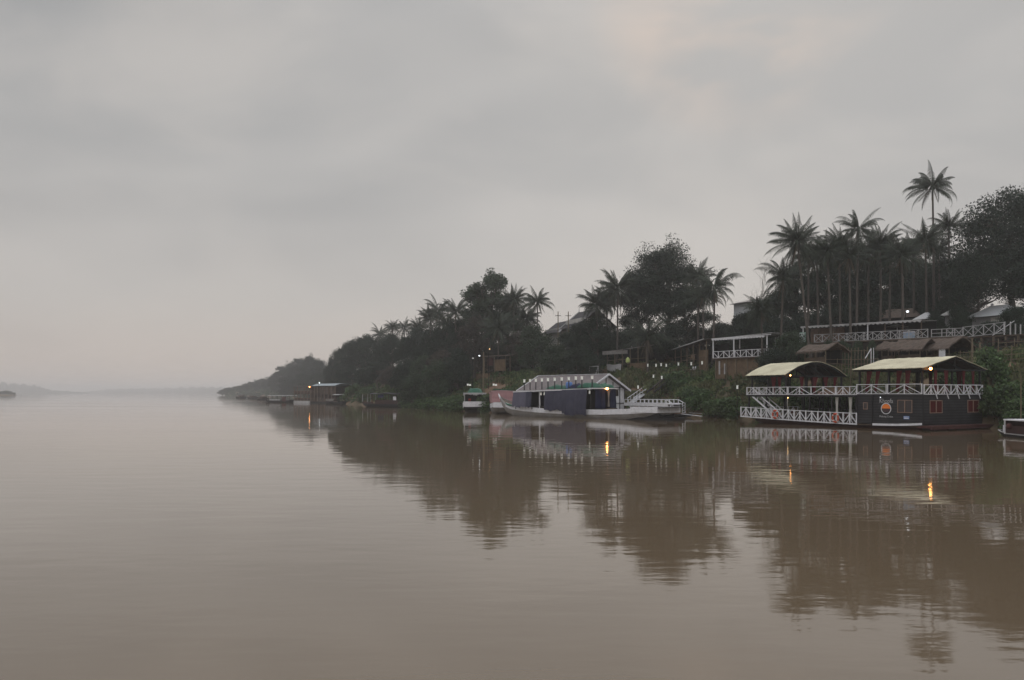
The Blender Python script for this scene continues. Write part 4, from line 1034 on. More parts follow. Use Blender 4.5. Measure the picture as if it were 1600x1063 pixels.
pb = empty('pink_tarp_boat', (qx, qy, 0), qa, 'boat covered by a faded pink tarp behind the prow of the long boat', 'boat')
st = dense([(-.3,1.6,.9,1.95),(.6,1.9,.2,1.8),(3,2.0,-.3,1.6),(9,1.9,-.3,1.6)]); hull(pb, st, M['greyhull'], deck=M['wood']); strake(pb, st, .7, M['white'], out=.04)
b = MB(); b.box(-.40,-1.85,1.05,-.28,1.85,1.9); b.build('bow_panel', M['white'], pb)
b = MB(); rows = []
for i in range(9):
    f = i/8; yy = -2.05+4.1*f
    rows.append([(-.25-.05*math.sin(i*2), yy, 1.75+.06*math.sin(i)), (.0, yy, 2.6), (.15, yy, 3.65+.1*math.sin(f*PI)), (4, yy, 3.85+.1*math.sin(f*PI)), (8.5, yy, 3.8)])
b.grid(rows); b.grid([r[::-1] for r in rows]); b.grid([[(x, -2.05, 1.8), (x, -2.05, 3.68)] for x in (0, 3, 6, 8.5)]); b.grid([[(x, 2.05, 3.68), (x, 2.05, 1.8)] for x in (0, 3, 6, 8.5)])
o = b.build('tarp_cover', M['pink'], pb)
b = MB()
for k in range(6): b.bar((.8+k*1.4, -1.6, 3.9), (1.5+k*1.4, 1.4, 4.15), .12)
b.build('roof_poles', M['green'], pb)

# ------------------------------------------------------------------ distant boats
def simple_boat(name, pa, Da, pb_, Db, label, h, hullm, roofm, wallm, wid=3, deckz=.7):
    a, ang, L = frame(pa, Da, pb_, Db)
    r = empty(name, (a.x, a.y, 0), ang, label, 'boat')
    st = dense([(0,wid*.25,.3,deckz+.45),(L*.12,wid*.42,-.2,deckz+.1),(L*.5,wid*.5,-.3,deckz),(L*.9,wid*.45,-.2,deckz+.05),(L,wid*.35,.1,deckz+.3)]); hull(r, st, hullm, deck=M['wood'])
    return r, L
r, L = simple_boat('red_boat', 571, 196, 634, 188, 'small dark red roofed boat moored alone under the overgrown bank', 3.4, M['dark'], M['dark'], M['redwood'], 3.2, .75)
b = MB(); b.slab([[(x, y, 3.5-.12*abs(y)+.1*math.sin(x)) for y in (-1.7,-.8,0,.8,1.7)] for x in [L*.2+i*L*.76/8 for i in range(9)]], .08).build('roof', M['dark'], r)
b = MB(); b.slab([[(x, y, 3.2) for y in (-1.4,1.4)] for x in (0, L*.19)], .07); b.slab([[(x, y, 2.75) for y in (-1.5,1.5)] for x in (L*.04, L*.17)], .06); b.build('front_awning', M['bamboo'], r)
for k in range(8):
    x = L*(.03+.13*k)
    for y in (-1.35, 1.35): MB().bar((x, y, .8), (x, y, 3.15), .10).build('post', M['offwhite'] if k < 2 else M['redwood'], r)
b = MB(); b.box(L*.35, -1.4, .8, L*.93, -1.32, 1.7); b.box(L*.02, -1.42, .85, L*.3, -1.34, 1.2); b.build('side_panel', M['redhull'], r)
b = MB(); b.box(L*.42, -1.44, 2.3, L*.56, -1.4, 3.1); b.build('cloth', M['bluedark'], r)
b = MB(); b.box(L*.80, -1.5, 1.7, L*.87, -1.42, 2.6); b.build('white_cloth', M['white'], r)

fa, fang, FL = frame(459, 272, 524, 258)
fr = empty('floating_restaurant', (fa.x, fa.y, 0), fang, 'two storey brown timber floating restaurant with blue-grey roof seen far down the shore', 'boat')
MB().box(0, -.2, -.3, FL, 7, .55).build('pontoon', M['dark'], fr)
MB().box(.6, -.5, .0, FL*.42, -.22, .75).build('white_fender', M['offwhite'], fr)
b = MB(); b.box(0, 0, .56, FL, 7, .66); b.box(0, 0, 3.0, FL, 7, 3.15); b.build('floor', M['wood'], fr)
b = MB(); b.slab([[(x, y, 5.9+.75*(1-((y-3.5)/3.9)**2)*(1 if x > FL*.45 else .5)) for y in (-.4,.8,2,3.5,5,6.2,7.4)] for x in (FL*.47, FL*.62, FL*.8, FL*1.01)], .1); b.build('roof', mat('blue_grey_roof', (.30,.34,.36), .6, .2, 1), fr)
b = MB(); b.box(-.2, -.3, 5.75, FL*.46, 7.3, 5.9); b.build('flat_roof', M['tin'], fr)
for k in range(13):
    x = .15+k*(FL-.3)/12; MB().box(x-.09, 0, .66, x+.09, .18, 5.74).build('post', mat('brown_post', (.20,.145,.12), .8) if k == 0 else bpy.data.materials['brown_post'], fr)
b = MB(); b.box(.2, .25, .66, FL*.48, .32, 1.75); b.box(.2, .25, 3.15, FL*.48, .32, 4.2); b.build('front_panel', M['wood'], fr)
b = MB(); b.box(FL*.5, .25, .66, FL-.3, .32, 1.9); b.box(FL*.5, .25, 3.15, FL-.3, .32, 5.6); b.box(0, 6.7, .66, FL, 6.8, 5.7); b.build('back_panel', M['wood'], fr)
b = MB(); b.box(.1, .05, 1.6, FL*.48, .24, 1.72); b.box(.1, .05, 4.05, FL*.48, .24, 4.17); b.build('handrail', M['frame'], fr)
bulb(fr, (FL*.42, -.5, 5.5), .12, M['warm'], label='lit warm lamp under the roof')
b = MB()
for k in range(6): b.bar((k*.9, 2, 5.9), (k*.9+.1, 2, 6.6+.2*(k % 2)), .12)
b.build('roof_planter', M['frond'], fr)
r, L = simple_boat('low_boat', 418, 290, 459, 282, 'low long boat with a thin pale roof moored left of the floating restaurant', 2, M['dark'], M['white'], M['dark'], 3, .7)
MB().slab([[(x, y, 2.55) for y in (-1.6, 1.6)] for x in (L*.15, L*1.0)], .14).build('roof', M['white'], r)
for k in range(6): MB().bar((L*(.16+.16*k), -1.3, .6), (L*(.16+.16*k), -1.3, 2.42), .1).build('post', M['dark'], r)
MB().box(L*.2, -1.45, .7, L*.6, -1.4, 1.1).build('side_panel', M['offwhite'], r); MB().box(L*.68, -1.5, .4, L*.82, -1.4, 1.9).build('cabin_door', M['redwood'], r)
r, L = simple_boat('moored_boat', 512, 250, 528, 246, 'small grey boat tucked against the right end of the floating restaurant', 2, M['dark'], M['tin'], M['dark'], 2.4, .8)
MB().box(L*.1, -1.25, .9, L*.9, -1.15, 1.6).build('side_panel', M['tin'], r)
r, L = simple_boat('moored_boat', 523, 240, 538, 236, 'small dark boat with a pale awning at the foot of the sandy path', 2, M['dark'], M['tin'], M['dark'], 2.2, .7)
MB().slab([[(x, y, 2.9+.15*(1-abs(y))) for y in (-1, 0, 1)] for x in (0, L*.75)], .1).build('awning', M['offwhite'], r)
for k in (0.05, .4, .72): MB().bar((L*k, 0, .5), (L*k, 0, 2.9), .1).build('post', M['dark'], r)
for i, (p0, p1, D, lab) in enumerate(((370,383,520,'tiny hazy boat farthest down the shore'),(388,402,470,'tiny hazy boat in the fog left of the low long boat'),(404,417,380,'dim low boat just beyond the low long boat'))):
    r, L = simple_boat('distant_boat', p0, D, p1, D-8, lab, 2, M['dark'], M['tin'], M['dark'], 3, .7)
    MB().box(L*.4, -1.2, .6, L*.75, 1.2, 1.7).build('cabin', M['wood'], r); MB().box(L*.3, -1.4, 1.71, L*.85, 1.4, 1.8).build('roof', M['tin'], r)

# small boat cut by the right edge
ra, rang, RL = frame(1561, 64.5, 1640, 58.5)
r = empty('tour_boat', (ra.x, ra.y, 0), rang, 'narrow white framed boat cut off by the right edge of the picture', 'boat')
st = dense([(0,.08,.30,.44),(1.0,.45,.0,.34),(2.2,.8,-.2,.26),(4.4,.95,-.2,.24),(7.5,.9,-.1,.3)]); hull(r, st, M['dark'], deck=M['wood']); strake(r, st, .05, M['offwhite'], out=.03, name='white_gunwale')
b = MB()
for x in (1.15, 1.65):
    for y in (-.35, .35): b.bar((x, y, .25), (x, y, .88), .07)
b.bar((1.15, -.35, .82), (1.65, -.35, .82), .06); b.bar((1.15, .35, .82), (1.65, .35, .82), .06); b.bar((1.15, -.35, .82), (1.15, .35, .82), .06); b.bar((1.15,-.35,.55),(1.65,-.35,.55),.05); b.bar((1.65, -.35, .82), (1.65, .35, .82), .06)
b.build('bow_rail', M['white'], r)
b = MB(); b.bar((2.0, -.8, .22), (2.0, -.8, 1.36), .08); b.bar((2.0, .8, .22), (2.0, .8, 1.36), .08); b.box(1.95, -.86, 1.36, 6.5, .86, 1.41); b.box(1.95, -.9, 1.30, 6.5, -.861, 1.38); b.build('cabin_frame', M['white'], r)
MB().box(2.1, -.78, .24, 2.16, .78, 1.34).box(2.16, -.80, .24, 6.3, -.76, .9).build('cabin_wall', M['redhull'], r)
MB().ball((2.6, -.83, .85), .24, 10, 6).build('hanging_fender', M['redwood'], r, True)
def rope(p, q, sag, label, r_=.022):
    p = Vector(p); q = Vector(q); b = MB(); b.tube([p.lerp(q, k/12)-p+Vector((0, 0, -sag*4*(k/12)*(1-k/12))) for k in range(13)], r_, 5)
    ob = b.build('mooring_rope', M['pole']); ob.location = p; tag(ob, label, 'rope', 'mooring ropes')
def gp(px, D, dz=.3): x, y = XY(px, D); return (x, y, hgt(x, y)+dz)
rope(loc(-22.3, 9.4, 1.2), gp(1128, 112), .5, 'mooring rope from the bow of the restaurant boat to the bank at its left')
rope(loc(.9, 9.8, .6), gp(1590, 80), .4, 'mooring rope from the stern of the restaurant boat to the bank at its right')
rope(bl(34, 1.5, 1.2), gp(1085, 116), .4, 'mooring rope from the stern of the long boat to the bank')
rope((*XY(1567, 64.4), .4), gp(1600, 76), .3, 'mooring rope from the narrow white framed boat to the right bank')
# poles in the water/bank at right
for i, (px, D, y0, lab) in enumerate(((1595, 70, 583, 'thin tall bamboo pole rising from the bank at the right edge'),)):
    x, y = XY(px, D); b = MB(); b.tube([(0,0,-.5),(.02,0,ZP(y0, D)/2),(0,0,ZP(y0, D))], [.05,.045,.03], 6); o = b.build('bamboo_pole', M['pole']); o.location = (x, y, 0); tag(o, lab, 'pole')

# ------------------------------------------------------------------ buildings on the bank
def stilts(root, xs, ys, ztop, m, w=.14, name='stilt'):
    a = root.rotation_euler[2]; ca, sa = math.cos(a), math.sin(a)
    for x in xs:
        for y in ys:
            wx_, wy_ = root.location[0]+ca*x-sa*y, root.location[1]+sa*x+ca*y
            zb = hgt(wx_, wy_)-.4
            if zb < ztop: MB().box(x-w/2, y-w/2, zb-root.location[2], x+w/2, y+w/2, ztop-root.location[2]).build(name, m, root)
def lr(root, x, y, z):                             # local to world
    a = root.rotation_euler[2]; return (root.location[0]+math.cos(a)*x-math.sin(a)*y, root.location[1]+math.sin(a)*x+math.cos(a)*y, z)
def valance(b, x0, x1, y, z, h, step=.5):
    n = int((x1-x0)/step)
    for k in range(n):
        xa = x0+(x1-x0)*k/n; xb = x0+(x1-x0)*(k+1)/n
        P = [(xa, y, z), (xb, y, z)]+[(xb-(xb-xa)*t_, y, z-h*(.45+.55*math.sin(t_*PI))) for t_ in (0, .25, .5, .75, 1)]
        b.add(P+[(p[0], p[1]+.03, p[2]) for p in P], [tuple(range(7)), tuple(range(13, 6, -1))])
    return b
# terrace restaurant with the long awning
a, ang, L = frame(1254, 109, 1441, 98.5)
tr = empty('terrace_restaurant', (a.x, a.y, 0), ang, 'open terrace restaurant under a long pale awning with white crossed railing', 'restaurant')
TF = 10.35
MB().box(-.4, -1.4, TF-.18, L+5, 7, TF).build('terrace_floor', M['wood'], tr)
MB().slab([[(x, y, 12.72+.06*(y+.2)+.04*math.sin(x*1.1)) for y in (-.2, 3, 6.5)] for x in [i*(L+.2)/10-.2 for i in range(11)]], .08).build('awning', M['tin'], tr)
b = MB(); valance(b, -.2, L, -.24, 12.76, .34, .55); b.box(-.2, -.21, 12.60, L, -.205, 12.62); b.build('awning_edge', M['offwhite'], tr)
for k in range(8):
    x = .1+k*(L-.2)/7
    MB().box(x-.06, -.1, TF, x+.06, .02, 12.62).build('post', M['white'] if k in (0, 4) else M['wood'], tr)
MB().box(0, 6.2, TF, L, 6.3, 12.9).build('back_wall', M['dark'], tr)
MB().box(.1, 2.5, TF, 4.8, 2.6, 12.6).build('inner_screen', M['frame'], tr)
b = MB(); rail(b, (2.2, -1.35, TF), (L+1.0, -1.35, TF), 1.05, 1.05, 'x', .09); b.build('railing', M['offwhite'], tr)
b = MB(); rail(b, (L+1.3, -.9, TF+.05), (L+4.8, -.9, TF+.05), .95, 1.2, 'none', .08, True); b.build('railing', M['offwhite'], tr)
MB().box(-.2, -.6, 9.9, .65, -.45, 11.9).build('mint_door', M['mint'], tr)
b = MB(); 
for k in range(3): b.box(-.15+k*.27, -.64, 10.0, -.05+k*.27, -.605, 11.8)
b.build('door_bars', M['white'], tr)
stilts(tr, [k*(L+4)/8 for k in range(9)], (-1.2, 2.5), TF-.18, M['wood'])
MB().box(0, -1.1, 7.9, L*.99, -1.0, TF-.2).build('under_terrace_screen', M['darkwood'], tr)
gtt = 'tables on the terrace'; gtc = 'chairs on the terrace'
t1 = table(lr(tr, 6.2, .6, TF), ang, 'pale table behind the railing left of the white post of the terrace', gtt, 'offwhite'); places = ((8.0,'pale table right beside the white post of the terrace'),(10.3,'pale table in the middle right part of the terrace'),(12.6,'pale table near the right end of the terrace awning'),(14.6,'pale table at the very right end of the terrace awning'))
for x, l_ in places: inst(t1, lr(tr, x, .6, TF), ang, l_, gtt)
c1 = chair(lr(tr, 5.6, 1.6, TF), ang, 'pale chair at the left terrace table', gtc, 'offwhite')
for x, l_ in ((7.5,'pale chair behind the table beside the white terrace post'),(9.9,'pale chair behind the middle right terrace table'),(12.2,'pale chair behind the table near the right end of the terrace'),(14.2,'pale chair behind the last table of the terrace')): inst(c1, lr(tr, x, 1.6, TF), ang, l_, gtc)
um = empty('parasol', lr(tr, 11.6, 2.6, TF), 0, 'white parasol standing inside the terrace restaurant', 'parasol')
MB().tube([(0,0,0),(0,0,2.1)], .04, 6).build('pole', M['white'], um)
b = MB(); b.add([(0,0,2.25)]+[(1.4*math.cos(k*PI/4), 1.4*math.sin(k*PI/4), 1.85) for k in range(8)], [(0,k+1,(k+1) % 8+1) for k in range(8)]); b.build('canopy', M['offwhite'], um)
bx_ = empty('blue_cooler', lr(tr, 14.0, -.7, TF), ang, 'pale blue box standing behind the terrace railing', 'cooler')
MB().box(-.6,-.3,0,.6,.3,.8).build('body', mat('pale_blue', (.33,.42,.55), .6), bx_); MB().box(-.63,-.33,.8,.63,.33,.9).build('lid', M['white'], bx_)
# upper right white railing terrace
a, ang, L = frame(1479, 100, 1571, 94.5)
ut = empty('railed_terrace', (a.x, a.y, 0), ang, 'raised wooden terrace with a long white crossed railing below the white roofed house', 'terrace')
MB().box(-.2, -.1, 10.35, L+3.5, 5, 10.52).build('terrace_floor', M['wood'], ut)
b = MB(); rail(b, (0, 0, 10.52), (2.0, 0, 10.52), 1.15, 1.0, 'x', .09); rail(b, (2.05, -.15, 10.45), (L, -.15, 10.75), 1.3, 1.35, 'x', .09); b.build('railing', M['offwhite'], ut)
for k in range(5): MB().box(L+.5+k*.55, -.12, 10.5, L+.62+k*.55, 0, 11.9-.12*k).build('railing_post', M['offwhite'], ut)
MB().box(.2, .15, 8.0, L+3, .25, 10.34).build('retaining_screen', M['darkwood'], ut)
stilts(ut, [k*L/5 for k in range(7)], (0.05, 3), 10.34, M['pole'])
b = MB(); b.bar((4.9, 1.2, 10.6), (6.6, 3.2, 12.4), .06); b.bar((6.0, 1.8, 10.6), (6.0, 1.8, 12.2), .09); b.bar((6.7, 1.8, 10.6), (6.7, 1.8, 12.2), .09); b.build('stair_rail', M['white'], ut)
# houses with pale roofs on top of the bank
def hip_house(name, pa, Da, pb2, Db, zb, ze, zr, depth, roofm, wallm, label, inset=.28, cat='house'):
    a, ang, L = frame(pa, Da, pb2, Db); r = empty(name, (a.x, a.y, 0), ang, label, cat)
    g0 = min(hgt(*lr(r, x, y, 0)[:2]) for x in (0, L) for y in (0, depth))-.3
    MB().box(.3, .3, min(zb, g0), L-.3, depth-.3, ze).build('wall', wallm, r)
    b = MB(); i_ = L*inset; o_ = .35
    P = [(-o_,-o_,ze-.1),(L+o_,-o_,ze-.1),(L+o_,depth+o_,ze-.1),(-o_,depth+o_,ze-.1),(i_,depth/2,zr),(L-i_,depth/2,zr)]
    b.add(P, [(0,1,5,4),(1,2,5),(2,3,4,5),(3,0,4),(3,2,1,0)]); b.build('roof', roofm, r)
    return r, L, ang
M['whiteroof'] = mat('white_sheet_roof', (.52,.53,.54), .5, .15, .6, stripes=('X', 3, .12))
M['greywall'] = mat('grey_wall', (.30,.30,.30), .8, .2, .6)  # mid grey for the house and tent walls and the concrete pillar
r, L, ang = hip_house('white_roofed_house', 1513, 107, 1580, 102, 11, 13.85, 15.35, 4.5, M['whiteroof'], M['greywall'], 'pale house with a white hipped roof under the huge dark tree', .30)
MB().box(2.9, .2, 12.3, L-.2, .29, 13.6).build('pale_panel', M['plaster'], r); MB().ball((1.9, 2.25, 15.5), .2, 8, 6).build('roof_finial', M['white'], r)
r, L, ang = hip_house('white_tent', 1431, 112, 1451, 110.5, 11, 14.1, 15.1, 2.6, M['whiteroof'], M['greywall'], 'small pointed white tent roof left of the tree trunks', .45, 'tent')
r, L, ang = hip_house('white_tent', 1471, 111, 1489, 109.5, 11, 14.5, 15.4, 2.6, M['whiteroof'], M['greywall'], 'white tent roof half hidden by trunks beside the white roofed house', .4, 'tent')
r, L, ang = hip_house('green_walled_house', 1584, 118, 1612, 115, 11, 15.4, 18.0, 5, M['whiteroof'], M['mint'], 'white roofed greenish house at the right edge behind the huge tree', .3)
r, L, ang = hip_house('brown_roofed_house', 1365, 122, 1432, 118, 11, 15.1, 16.6, 5, M['thatch'], M['dark'], 'dark brown roofed house behind the terrace awning between palm trunks', .2)
# dark tiled temple-like house
a, ang, L = frame(884, 168, 908, 161)
th_ = empty('tiled_house', (a.x, a.y, 0), ang, 'house with steep dark tiled gable roofs and white gable, seen between palms', 'house')
MB().box(0, 0, 10, L, 7, 19).build('wall', M['plaster'], th_)
def gable(b, x0, x1, y0, y1, ze, zr, t_=.15):
    yc = (y0+y1)/2; b.slab([[(x0, y0, ze), (x1, y0, ze)], [(x0, (y0+yc)/2, (ze+zr)/2-.12), (x1, (y0+yc)/2, (ze+zr)/2-.12)], [(x0, yc, zr), (x1, yc, zr)], [(x0, (y1+yc)/2, (ze+zr)/2-.12), (x1, (y1+yc)/2, (ze+zr)/2-.12)], [(x0, y1, ze), (x1, y1, ze)]], t_)
b = MB(); gable(b, -.6, L+.6, -1.2, 8.2, 17.2, 21.0); b.build('roof', M['tile'], th_)
b = MB(); b.add([(-.1, 0, 16.5), (-.1, 7, 16.5), (-.1, 3.5, 20.2), (0, 0, 16.5), (0, 7, 16.5), (0, 3.5, 20.2)], [(0,2,1),(3,4,5),(0,1,4,3)]); b.build('gable_end', M['plaster'], th_)
b = MB(); b.bar((-.65, -1.3, 17.1), (-.65, 3.5, 21.05), .12, .3); b.bar((-.65, 8.3, 17.1), (-.65, 3.5, 21.05), .12, .3); b.bar((-.65, 3.5, 20.9), (-.65, 3.5, 21.9), .1); b.build('bargeboard', M['offwhite'], th_)
a, ang, L = frame(852, 176, 878, 168)
t2 = empty('tiled_house', (a.x, a.y, 0), ang, 'lower house with a dark tiled roof sloping left, just right of the lone palm', 'house')
MB().box(0, 0, 10, L, 6, 17.6).build('wall', M['plaster'], t2)
b = MB(); gable(b, -.5, L+.5, -1, 7, 16.6, 19.4); b.build('roof', M['tile'], t2)
b = MB(); b.bar((L+.55, -1.1, 16.5), (L+.55, 3, 19.45), .12, .3); b.bar((L+.55, 7.1, 16.5), (L+.55, 3, 19.45), .12, .3); b.build('bargeboard', M['white'], t2)
r, L, ang = hip_house('grey_building', 1143, 150, 1168, 146, 11, 20.6, 21.6, 8, M['tin'], mat('pale_grey_wall', (.60,.61,.62), .8, .1, .5), 'pale grey building wall showing between the palms left of the bare twigs', .3)
# utility poles
for px, D, top, lab in ((872, 160, 487, 'left of two thin utility poles in front of the tiled house roof'), (888, 158, 487, 'right of two thin utility poles in front of the tiled house roof')):
    x, y = XY(px, D); z = hgt(x, y); r = empty('utility_pole', (x, y, z), 0, lab, 'utility pole', 'utility poles by the tiled house')
    MB().tube([(0,0,-.5),(0,0,ZP(top, D)-z)], [.14,.09], 7).build('pole', M['pole'], r); MB().box(-.6,-.05,ZP(top,D)-z-.9,.6,.05,ZP(top,D)-z-.8).build('crossarm', M['dark'], r)
x, y = XY(1411, 114); z = hgt(x, y); r = empty('utility_pole', (x, y, z), 0, 'utility pole with crossarms seen beside the thick crowned terrace palm', 'utility pole', None)
MB().tube([(0,0,-.5),(0,0,ZP(432, 114)-z)], [.14,.09], 7).build('pole', M['pole'], r); MB().box(-.9,-.05,ZP(438,114)-z,.9,.05,ZP(438,114)-z+.12).build('crossarm', M['dark'], r)
# thatched huts
def hut(pa, Da, pb2, Db, zf, ze, zr, depth, label, doorm=None, open_=True):
    a, ang, L = frame(pa, Da, pb2, Db); r = empty('thatched_hut', (a.x, a.y, 0), ang, label, 'hut', 'thatched huts on the bank')
    rows = []; n = 12; rr = random.Random(int(pa))
    for i in range(9):
        f = i/8; y = -.7+(depth+1.4)*f; g = 1-abs(2*f-1)
        rows.append([(-.6+(L+1.2)*k/n, y, ze-.15+(zr-ze+.15)*g**.85+rr.uniform(-.07, .07)+.18*abs(2*k/n-1)*g) for k in range(n+1)])
    MB().slab(rows, .16).build('thatch_roof', M['thatch'], r)
    b = MB()
    for k in range(int(L/.16)+7):
        x = -.6+k*.16; b.bar((x, -.72, ze-.16), (x+rr.uniform(-.06,.06), -.82, ze-.34-rr.uniform(0,.14)), .05)
    b.build('straw_fringe', M['thatch'], r)
    for x in (.1, L/2, L-.1):
        for y in (.1, depth-.1): MB().tube([(x, y, hgt(*lr(r, x, y, 0)[:2])-.3), (x, y, ze+(.1 if x != 9 else 0))], .055, 6).build('post', M['pole'], r)
    MB().box(0, 0, zf-.1, L, depth, zf).build('floor', M['wood'], r)
    MB().box(0, depth-.15, zf, L, depth-.08, ze).build('back_wall', M['dark'], r)
    MB().box(.1, .0, zf, L-.1, .06, zf+.75).build('front_screen', M['wood'], r)
    if doorm: 
        MB().box(L-.75, -.75, zf+.1, L+.15, -.68, ze-.25).build('white_door', doorm, r)
    return r, L
hut(1256, 98, 1290, 94.5, 7.1, 8.75, 9.45, 2.6, 'small thatched hut nearest the arched pavilion roof, standing alone')
hut(1376, 99, 1398, 97, 7.4, 9.15, 9.9, 2.4, 'small reddish thatched hut under the middle of the terrace railing')
hut(1402, 96, 1438, 93.5, 7.4, 8.9, 9.95, 2.6, 'thatched hut with pale back panel above the gabled pavilion roof')
hut(1446, 95, 1483, 91.5, 7.3, 8.9, 10.0, 2.8, 'thatched hut with a white door panel above the right pavilion ridge', M['white'])
# white frame pavilion on bamboo house
a, ang, L = frame(1114, 119, 1194, 111.5)
wp = empty('white_frame_pavilion', (a.x, a.y, 0), ang, 'open pavilion of white posts and railing above a bamboo walled lower floor', 'pavilion')
WF = 8.75
MB().box(-.2, -.1, WF-.15, L+.2, 4.5, WF).build('floor', M['wood'], wp)
b = MB(); rail(b, (0, 0, WF), (L, 0, WF), 1.0, .98, 'tree', .09); b.build('railing', M['white'], wp)
b = MB(); rail(b, (1.2, 3.0, WF), (L-.4, 3.0, WF), 1.25, .5, 'none', .06); b.build('back_railing', M['offwhite'], wp)
MB().slab([[(x, y, 11.72+.03*x+.02*y) for y in (-.15, 4.6)] for x in (-.1, L/2, L+1.3)], .10).build('awning', M['offwhite'], wp)
b = MB(); valance(b, -.1, L+.2, -.19, 11.66, .26, .5); b.bar((-.1, -.17, 11.70), (L+1.3, -.17, 11.76), .10, .10); b.build('awning_edge', M['white'], wp)
for x, y in ((.05,0),(4.0,-.1),(L+.5,0),(1.6,4.3),(L-1.2,4.3)): MB().box(x-.07, y-.07, WF, x+.07, y+.07, 11.7).build('post', M['white'], wp)
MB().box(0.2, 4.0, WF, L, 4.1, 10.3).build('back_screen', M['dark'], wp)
MB().box(.4, .3, 5.6, L+.3, .4, WF-.16).build('bamboo_wall', M['bamboo'], wp)
b = MB(); b.box(.9, .22, 6.3, 1.15, .29, 8.3); b.box(1.9, .22, 6.3, 2.1, .29, 7.9); b.build('pale_board', M['offwhite'], wp)
for x in (.4, 2.4, 4.2, 6.2, L+.3): MB().box(x-.06, .1, 5.2, x+.06, .21, WF-.16).build('post', M['pole'], wp)
MB().box(.4, .45, 5.4, .5, 4.2, WF-.16).build('side_wall', M['bamboo'], wp)
# sheet roofed restaurants
a, ang, L = frame(948, 141, 1010, 134)
s1 = empty('sheet_roofed_restaurant', (a.x, a.y, 0), ang, 'open restaurant with long grey sheet roof and bamboo screen, left of the short palm', 'restaurant')
G = 7.3
MB().slab([[(x, y, 10.95+.07*x+.13*y+.03*math.sin(x*3)) for y in (-.6, 2, 5)] for x in [k*L/8-.4 for k in range(9)]], .07).build('roof', M['tin'], s1)
MB().box(-.4, -.7, 10.35, L*.6, -.62, 10.98).build('roof_front_panel', M['tin'], s1)
for k in range(6): x = .1+k*(L-.2)/5; MB().box(x-.06, 0, hgt(*lr(s1, x, 0, 0)[:2])-.4, x+.06, .12, 11.0+.07*x).build('post', M['pole'], s1)
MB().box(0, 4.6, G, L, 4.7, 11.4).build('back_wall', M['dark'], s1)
MB().box(L*.60, -.1, 7.1, L, -.02, 8.6).build('bamboo_screen', M['bamboo'], s1)
MB().box(0, .1, G-.15, L, 4.6, G).build('floor', M['wood'], s1)
b = MB(); b.bar((0, -.05, 9.3), (L, -.05, 9.5), .06); b.bar((0, -.05, 8.5), (L, -.05, 8.7), .06); b.build('crossbar', M['pole'], s1)
b = MB()
rows = []
for i in range(5): rows.append([(.2+k*.35, -.3-.05*math.sin(k*1.7+i), 8.55-i*.33+.08*math.sin(k*.9)) for k in range(11)])
b.slab(rows, .02); b.build('hanging_sheet', M['offwhite'], s1)
fb = empty('bamboo_fence', (*XY(901, 140), 0), math.atan2(-2.5, 6), 'orange-brown bamboo fence left of the hanging pale sheets', 'fence')
b = MB(); 
for k in range(18): b.bar((k*.32, 0, 6.0), (k*.32, 0, 7.6+.1*(k % 3)), .22, .05)
b.bar((0, -.1, 7.3), (5.6, -.1, 7.35), .07); b.build('fence_panel', M['bamboo'], fb)
for x in (0, 2.8, 5.6): MB().bar((x, -.12, 5.2), (x, -.12, 9.2 if x == 0 else 8.2), .09).build('post', M['pole'], fb)
fl_ = empty('clothes_stand', (*XY(921, 137), 0), math.atan2(-2.5, 6), 'small white open frame like a clothes stand beside the bamboo fence', 'frame')
b = MB(); b.bar((0,0,6.2),(0,0,8.2),.08); b.bar((1.6,0,6.2),(1.6,0,8.2),.08); b.bar((0,0,8.1),(1.6,0,8.15),.1); b.bar((1.6,0,8.1),(1.1,0,6.6),.12); b.build('posts', M['offwhite'], fl_)
um = empty('lime_parasol', (*XY(981, 132), 6.4), 0, 'folded lime yellow parasol in front of the sheet roofed restaurant', 'parasol')
MB().tube([(0,0,-.4),(0,0,3.1)], .035, 6).build('pole', M['pole'], um); MB().tube([(0,0,2.1),(0,0,2.3),(0,0,2.8),(0,0,3.15)], [.18,.38,.34,.05], 9).build('canopy', M['lime'], um)
a, ang, L = frame(1054, 136, 1104, 124)
s2 = empty('lean_to_restaurant', (a.x, a.y, 0), ang, 'dark open restaurant under a thin slanting pale awning, right of the short palm', 'restaurant')
MB().slab([[(x, y, 11.1+.08*x+.1*y) for y in (-.5, 4)] for x in (0, L/2, L)], .07).build('awning', M['tin'], s2)
b = MB(); b.bar((-.1, -.54, 11.0), (L+.1, -.54, 11.0+.08*L+.05), .08, .16); b.build('awning_edge', M['offwhite'], s2)
for k in range(6): x = .2+k*(L-.4)/5; MB().box(x-.06, 0, hgt(*lr(s2, x, 0, 0)[:2])-.4, x+.06, .12, 11.0+.06*x).build('post', M['pole'], s2)
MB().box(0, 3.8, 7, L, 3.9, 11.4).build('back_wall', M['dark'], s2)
MB().box(L*.74, .2, 6.6, L, .28, 10.4).build('bamboo_wall', M['bamboo'], s2); MB().box(0, .1, 6.75, L, 3.8, 6.9).build('floor', M['wood'], s2)
b = MB(); rail(b, (-3, -1.5, 6.4), (L, -1.0, 6.4), .95, .55, 'none', .05); b.build('bamboo_railing', M['pole'], s2)
b = MB(); b.bar((0, -.04, 9.6), (L*.7, -.04, 9.8), .08); b.bar((0, -.04, 8.9), (L*.7, -.04, 9.0), .08); b.build('crossbar', M['pole'], s2)
for i, x in enumerate((L*.62, L*.69)): chair(lr(s2, x, -.3, 6.9), ang, 'white chair, %s one of two in front of the slanting awning restaurant' % ('left', 'right')[i], 'white chairs at the slanting awning restaurant', 'white')
